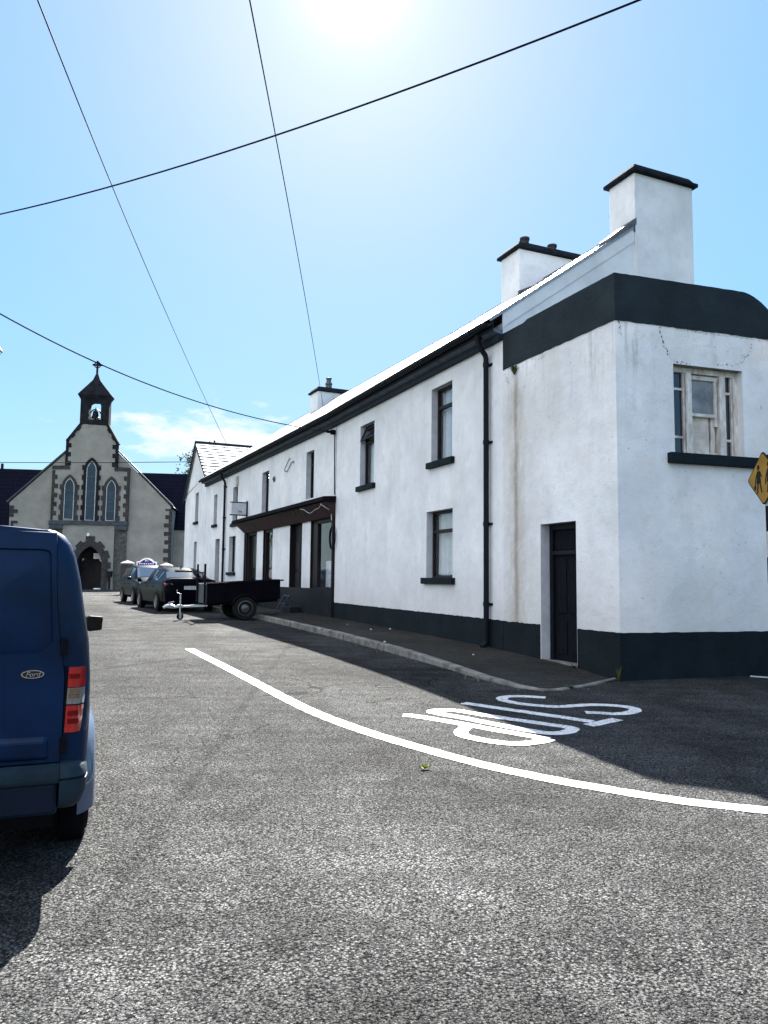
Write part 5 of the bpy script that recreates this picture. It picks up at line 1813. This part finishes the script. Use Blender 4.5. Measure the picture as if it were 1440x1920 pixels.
# oval badge
bx, bz = .62, 1.112
mb = MB(frV)
mb.hexa([(bx + .057 * math.cos(a_), -.024, bz + .0235 * math.sin(a_)) for a_ in np.linspace(0, 6.2832, 33)[:-1]], [(bx + .053 * math.cos(a_), -.036, bz + .0205 * math.sin(a_)) for a_ in np.linspace(0, 6.2832, 33)[:-1]])
bdg = mesh_obj('badge', mb, M_CHROME, VAN)
mb = MB(frV)
mb.face([(bx + .047 * math.cos(a_), -.0375, bz + .0165 * math.sin(a_)) for a_ in np.linspace(0, 6.2832, 33)[:-1]])
mesh_obj('badge_field', mb, M_DARK, bdg)
text_obj('lettering', 'Ford', .034, M_CHROME, bdg, frV(bx, -.040, bz), (1, 0, 0), (0, 0, 1), .0015, .35)

# ------------------------------------------------------------------ box trailer unhitched by the kerb
tr_h = R(-91)
TF = Vector((math.sin(tr_h), math.cos(tr_h), 0))          # towards the drawbar
TR = Vector((math.cos(tr_h), -math.sin(tr_h), 0))
if TR.y > 0:
    TR = -TR                                               # towards the camera
TO = Vector((-2.07, 21.13, 0)) - TR * .70
tg = gz(TO.x, TO.y)
TRL = thing('box_trailer', 'dark unhitched box trailer standing on its jockey wheel by the kerb', 'trailer', (TO.x, TO.y, tg), 0)
tilt = R(3.5)
def frT(x, y, z):
    xz = x * math.cos(tilt) - 0 * z
    return tuple(TO + TF * xz + TR * y + Vector((0, 0, tg + z - x * math.sin(tilt))))
def frT0(x, y, z):
    return tuple(TO + TF * x + TR * y + Vector((0, 0, tg + z)))
mb = MB(frT)
x0, x1, hw, zb_, zt_ = -1.02, 1.02, .56, .52, 1.03
mb.box(x0, x1, hw - .03, hw, zb_, zt_)
mb.box(x0, x1, -hw, -hw + .03, zb_, zt_)
mb.box(x0, x1, -hw + .03, hw - .03, zb_, zb_ + .03)
for x in (-.5, 0.02, .55):
    mb.box(x - .025, x + .025, hw + .001, hw + .025, zb_, zt_ - .03)
bodyT = mesh_obj('box', mb, M_TBOX, TRL)
mb = MB(frT)
mb.box(x0 - .02, x1 + .02, hw - .03, hw + .028, zt_ + .001, zt_ + .035)
mb.box(x0 - .02, x1 + .02, -hw - .028, -hw + .03, zt_ + .001, zt_ + .035)
mesh_obj('top_rail', mb, M_BUMPD, bodyT)
mb = MB(frT)
mb.box(x1 + .001, x1 + .03, -hw, hw, zb_, zt_ + .02)
mesh_obj('front_panel', mb, M_DSTEEL, TRL)
mb = MB(frT)
mb.box(x0 - .03, x0 - .001, -hw, hw, zb_, zt_ + .04)
mb.box(x0 - .12, x0 - .03, hw - .05, hw + .03, zt_ - .01, zt_ + .03)
mesh_obj('tailgate', mb, M_TBOX, TRL)
mb = MB(frT)
for y in (-hw + .05, hw - .05):
    mb.box(x1 + .031, x1 + .08, y - .025, y + .025, zb_, 1.60)
mb.box(x1 + .035, x1 + .075, -hw + .075, hw - .075, 1.34, 1.38)
mesh_obj('headboard_rack', mb, M_BUMPD, TRL)
mb = MB(frT)
for y in (-.40, .40):
    mb.box(x0, x1 + .02, y - .03, y + .03, zb_ - .08, zb_ - .001)
mb.box(-.04, .04, -.72, .72, .30, .38)
mb.box(-.03, .03, -.45, -.38, .38, .45)
mb.box(-.03, .03, .38, .45, .38, .45)
mesh_obj('chassis', mb, M_BUMPD, TRL)
mb = MB(frT)
mb.hexa([(.9, -.03, .42), (1.82, -.03, .42), (1.82, .03, .42), (.9, .03, .42)], [(.9, -.03, .48), (1.82, -.03, .48), (1.82, .03, .48), (.9, .03, .48)])
for sy in (-1, 1):
    mb.hexa([(.98, sy * .46, .43), (1.55, sy * .05, .43), (1.55, sy * .01, .43), (.98, sy * .40, .43)], [(.98, sy * .46, .47), (1.55, sy * .05, .47), (1.55, sy * .01, .47), (.98, sy * .40, .47)])
mesh_obj('drawbar', mb, M_STEEL, TRL)
mb = MB(frT)
mb.tube([(1.80, 0, .46), (1.92, 0, .49), (2.02, 0, .49), (2.08, 0, .45)], [.05, .06, .05, .035], 10)
mb.tube([(1.86, 0, .52), (1.95, 0, .58), (1.80, 0, .60)], .014, 6)
mesh_obj('coupling', mb, M_STEEL, TRL, smooth=40)
mb = MB(frT0)
jx, jy = 1.66, .22
mb.tube([(jx, jy, .16), (jx, jy, .72)], .024, 10)
mb.tube([(jx, jy, .70), (jx + .10, jy, .74), (jx + .10, jy, .82)], .012, 6)
mb.box(jx - .05, jx + .05, 0, jy, .33, .41)
mb.box(jx - .03, jx + .03, jy - .035, jy - .028, .04, .2)
mb.box(jx - .03, jx + .03, jy + .028, jy + .035, .04, .2)
jk = mesh_obj('jockey_leg', mb, M_STEEL, TRL, smooth=40)
mb = MB()
mb.lathe([(.05, -.026), (.088, -.024), (.095, 0), (.088, .024), (.05, .026)], frT0(jx, jy, .095), TR, 20)
mesh_obj('jockey_wheel', mb, M_TYRE, jk, smooth=40)
for sy in (-1, 1):
    wheel(TRL, frT0, 0, sy * .78, .33, .33, .18, 1, 9) if False else None
    base = Vector(frT0(0, sy * .79, .325))
    ax = TR * sy
    mb = MB()
    mb.lathe([(.20, -.18), (.30, -.18), (.325, -.15), (.325, -.03), (.305, 0), (.205, .004), (.20, -.03)], base, ax, 32)
    wh = mesh_obj('wheel', mb, M_TYRE, TRL, smooth=35)
    mb = MB()
    mb.lathe([(.215, -.04), (.212, .004), (.195, .006), (.18, -.035), (.13, -.045), (.10, -.02), (.06, -.018), (.04, -.012), (.036, .012), (.005, .014)], base, ax, 28)
    a_ = ax.orthogonal().normalized()
    b_ = ax.cross(a_)
    mesh_obj('rim', mb, M_RIM, wh, smooth=35)
    mb = MB()
    for k in range(9):
        th = 2 * math.pi * k / 9
        mb.lathe([(.024, -.03), (.022, -.022), (.002, -.021)], base + (a_ * math.cos(th) + b_ * math.sin(th)) * .158 + ax * -.012, ax, 8)
    mesh_obj('rim_holes', mb, M_DARK, wh)
    mb = MB(frT0)
    rows = []
    for k in range(15):
        a = R(15 + 150 * k / 14)
        rows.append([(.385 * math.cos(a), sy * .585, .325 + .385 * math.sin(a)), (.385 * math.cos(a), sy * .80, .325 + .385 * math.sin(a)), (.37 * math.cos(a), sy * .805, .325 + .36 * math.sin(a))])
    mb.grid(rows)
    mesh_obj('mudguard', mb, M_BUMPD, TRL, smooth=40)

# folded metal frame on the pavement behind the trailer
fx, fy = -.55, 22.6
fz_ = gz(fx, fy) + .125
mb = MB()
for k in (-1, 1):
    yy = fy + k * .28
    mb.tube([(fx - .16, yy, fz_ + .0), (fx + .10, yy, fz_ + .50), (fx + .16, yy, fz_ + .52)], .022, 8)
    mb.tube([(fx + .30, yy, fz_ + .0), (fx + .10, yy, fz_ + .50)], .022, 8)
for z, dx in ((.05, -.15), (.26, -.03), (.50, .10)):
    mb.tube([(fx + dx, fy - .28, fz_ + z), (fx + dx, fy + .28, fz_ + z)], .018, 8)
tag(mesh_obj('folding_trestle', mb, M_DSTEEL, smooth=40), 'small folding metal frame standing on the pavement behind the trailer', 'trestle')

# ------------------------------------------------------------------ children warning sign on its striped pole
px_, py_ = 1.745, 7.36
pg = gz(px_, py_)
SG = thing('warning_sign', 'yellow diamond sign with a walking figure on a black and white striped pole', 'road sign', (px_, py_, pg))
for k in range(9):
    z0 = pg - .05 + k * .345
    mb = MB()
    mb.tube([(px_, py_, z0), (px_, py_, z0 + .345)], .048, 16)
    mesh_obj('pole_band', mb, M_BLACKP if k % 2 == 0 else M_OLDPAINT, SG, smooth=40)
M_YEL = mat('faded_yellow_sign', (0.36, 0.205, 0.035), 0.5, 0.25, 4)
nv = Vector((-math.sin(YAW + R(84.5)), -math.cos(YAW + R(84.5)), 0))     # the way the face looks
xv = Vector((0, 0, 1)).cross(nv).normalized()
sc = Vector((px_, py_, 3.02)) + nv * .062
frS = lambda x, y, z: tuple(sc + xv * x + nv * y + Vector((0, 0, z)))
hd_ = .375
def dia(h, r=.05):
    pts = []
    for a0 in (0, 90, 180, 270):
        c0 = (math.cos(R(a0)) * (h - r * 1.414), math.sin(R(a0)) * (h - r * 1.414))
        for k in range(-2, 3):
            a = R(a0 + 22.5 * k)
            pts.append((c0[0] + r * math.cos(a), c0[1] + r * math.sin(a)))
    return pts
mb = MB(frS)
mb.hexa([(x, 0, z) for x, z in dia(hd_)], [(x, .012, z) for x, z in dia(hd_)])
pb = mesh_obj('sign_plate', mb, M_BLACKP, SG)
mb = MB(frS)
mb.face([(x, .0145, z) for x, z in dia(hd_ - .022)])
mesh_obj('sign_face', mb, M_YEL, pb)
mb = MB(frS)
def blob(cx_, cz_, rx, rz_, n=14):
    mb.face([(cx_ + rx * math.cos(6.283 * k / n), .0165, cz_ + rz_ * math.sin(6.283 * k / n)) for k in range(n)])
def limb(pts, w):
    for (a, b) in zip(pts[:-1], pts[1:]):
        d = Vector((b[0] - a[0], b[1] - a[1], 0)).normalized()
        mb.face([(a[0] - d.y * w, .0165, a[1] + d.x * w), (a[0] + d.y * w, .0165, a[1] - d.x * w), (b[0] + d.y * w, .0165, b[1] - d.x * w), (b[0] - d.y * w, .0165, b[1] + d.x * w)])
for ox_, s_ in ((-.10, 1.0), (.13, 1.12)):
    blob(ox_, .155 * s_, .030, .040)
    mb.face([(ox_ - .025, .0165, .11 * s_), (ox_ + .03, .0165, .11 * s_), (ox_ + .06, .0165, -.06), (ox_ - .05, .0165, -.06)])
    limb([(ox_ - .02, .10), (ox_ - .065, .0), (ox_ - .075, -.09)], .012)
    limb([(ox_ + .03, .10), (ox_ + .075, .02)], .012)
    limb([(ox_ - .01, -.05), (ox_ - .035, -.20)], .015)
    limb([(ox_ + .03, -.05), (ox_ + .07, -.19)], .015)
blob(-.185, -.115, .026, .034)
mesh_obj('figure', mb, M_DARK, pb, recalc=False)
mb = MB()
for dz in (-.12, .12):
    mb.tube([(px_, py_, 3.02 + dz - .02), (px_, py_, 3.02 + dz + .02)], .056, 12)
mesh_obj('clamp', mb, M_STEEL, SG)

# ------------------------------------------------------------------ small things on the ground
lx, ly = -4.35, 5.5
lz = gz(lx, ly)
mb = MB()
rnd = random.Random(11)
for k in range(3):
    a0 = rnd.random() * 6.28
    rows = []
    for i in range(7):
        u = i / 6
        w = .020 * math.sin(math.pi * min(1, u * .95 + .03))
        c_ = Vector((lx + (u - .5) * .07 * math.cos(a0) + .015 * k, ly + (u - .5) * .07 * math.sin(a0), lz + .004 + .02 * (u - .5) ** 2 * 4 + .005 * k))
        n_ = Vector((-math.sin(a0), math.cos(a0), 0))
        rows.append([tuple(c_ - n_ * w + Vector((0, 0, .012))), tuple(c_), tuple(c_ + n_ * w + Vector((0, 0, .010)))])
    mb.grid(rows)
tag(mesh_obj('fallen_leaf', mb, mat('yellow_green_leaf', (0.22, 0.24, 0.04), 0.6, 0.4, 20), recalc=False, smooth=60), 'crumpled yellow-green leaf lying on the road below the white line', 'leaf')
def weed(name, label, x, y, z, n, h, spread, seed, down=False, wide=.012):
    rnd = random.Random(seed)
    mb = MB()
    for k in range(n):
        a = rnd.random() * 6.28
        hh = h * rnd.uniform(.5, 1)
        sp = spread * rnd.uniform(.2, 1)
        P = []
        for i in range(5):
            u = i / 4
            P.append(Vector((x + math.cos(a) * sp * u ** 1.4, y + math.sin(a) * sp * u ** 1.4, z + (hh * (u - .35 * u * u)) * (-1 if down else 1))))
        n_ = Vector((-math.sin(a), math.cos(a), 0))
        mb.grid([[tuple(p - n_ * wide * (1 - i / 4.6)), tuple(p + n_ * wide * (1 - i / 4.6))] for i, p in enumerate(P)])
    tag(mesh_obj(name, mb, M_LEAF, recalc=False), label, 'weed')
weed('weed', 'tall thin weed growing at the foot of the building corner', -.06, 8.28, gz(0, 8.3), 9, .34, .14, 1)
weed('weed', 'low tuft of grass in the joint of the curved kerb', -1.02, 8.03, gz(-1, 8), 34, .07, .12, 2)
weed('weed', 'dark weeds sprouting from the wall below the parapet', -.03, 10.80, 5.08, 90, .26, .15, 3, wide=.016)
weed('weed', 'small weeds in the corner of the black door step', -.05, 9.25, gz(0, 9.2) + .04, 26, .11, .14, 4)
mb = MB()
rnd = random.Random(5)
for k in range(5):
    x, y = rnd.uniform(-1.5, -.1), rnd.uniform(8.4, 18)
    z = gz(x, y) + float(np.interp(y, [7.9, 8.3, 9.2, 10.5, 12, 15], [0.018, 0.03, 0.05, 0.085, 0.115, 0.125])) + .012
    s_ = rnd.uniform(.008, .022)
    mb.hexa([(x - s_, y - s_ * .7, z), (x + s_, y - s_, z), (x + s_ * .8, y + s_, z), (x - s_, y + s_ * .6, z)], [(x - s_ * .5, y - s_ * .5, z + s_), (x + s_ * .6, y - s_ * .4, z + s_), (x + s_ * .4, y + s_ * .5, z + s_), (x - s_ * .5, y + s_ * .3, z + s_)])
struct(mesh_obj('pavement_litter', mb, M_REVEAL), 'stuff')
mb = MB()
rnd = random.Random(9)
for k in range(420):
    i_ = rnd.randrange(len(KP) - 1)
    p = KP[i_]
    d = (KP[i_ + 1] - p).normalized()
    q = p + d * rnd.uniform(0, .25) + Vector((d.y, -d.x, 0)) * abs(rnd.gauss(0, .09))
    z = gz(q.x, q.y) + .001
    s_ = rnd.uniform(.004, .013)
    a_ = rnd.random() * 6.28
    lo_ = [(q.x + s_ * math.cos(a_ + k_ * 1.571) * rnd.uniform(.6, 1.2), q.y + s_ * math.sin(a_ + k_ * 1.571) * rnd.uniform(.6, 1.2), z) for k_ in range(4)]
    mb.hexa(lo_, [(q.x + (x - q.x) * .6, q.y + (y - q.y) * .6, z + s_) for x, y, _ in lo_])
struct(mesh_obj('kerb_grit', mb, M_KERB), 'stuff')
bpy.context.view_layer.update()

# ------------------------------------------------------------------ every separate piece of a part becomes a part of its own
def split_pieces(o):
    me = o.data
    nv = len(me.vertices)
    if nv == 0 or nv > 60000:
        return
    par = list(range(nv))
    def find(a):
        while par[a] != a:
            par[a] = par[par[a]]
            a = par[a]
        return a
    for e in me.edges:
        a, b = find(e.vertices[0]), find(e.vertices[1])
        if a != b:
            par[a] = b
    ids = {}
    isl = [ids.setdefault(find(k), len(ids)) for k in range(nv)]
    n = len(ids)
    if n < 2 or n > 300:
        return
    co = np.array([v.co[:] for v in me.vertices])
    isl = np.array(isl)
    lo = np.array([co[isl == k].min(axis=0) for k in range(n)])
    hi = np.array([co[isl == k].max(axis=0) for k in range(n)])
    size = (hi - lo).max(axis=1)
    pp = list(range(n))
    def fp(a):
        while pp[a] != a:
            a = pp[a]
        return a
    for a in range(n):
        for b in range(a + 1, n):
            g = np.maximum(0, np.maximum(lo[a] - hi[b], lo[b] - hi[a]))
            if math.sqrt((g ** 2).sum()) <= max(.02, .5 * max(size[a], size[b])):
                x, y = fp(a), fp(b)
                if x != y:
                    pp[x] = y
    groups = {}
    for k in range(n):
        groups.setdefault(fp(k), []).append(k)
    if len(groups) < 2:
        return
    keep = list(groups.values())
    for gi, g in enumerate(keep[1:], 1):
        c = o.copy()
        c.data = me.copy()
        c.name = o.name.split('.')[0]
        COL.objects.link(c)
        c.parent = o.parent
        bm = bmesh.new()
        bm.from_mesh(c.data)
        bm.verts.ensure_lookup_table()
        bmesh.ops.delete(bm, geom=[v for v in bm.verts if isl[v.index] not in g], context='VERTS')
        bm.to_mesh(c.data)
        bm.free()
    bm = bmesh.new()
    bm.from_mesh(me)
    bm.verts.ensure_lookup_table()
    bmesh.ops.delete(bm, geom=[v for v in bm.verts if isl[v.index] not in keep[0]], context='VERTS')
    bm.to_mesh(me)
    bm.free()
for o in [o for o in COL.objects if o.type == 'MESH' and o.parent is not None]:
    if not o.name.startswith(('crown', 'flaked_patch', 'lettering', 'trunk')) and not o.children:
        split_pieces(o)
bpy.context.view_layer.update()
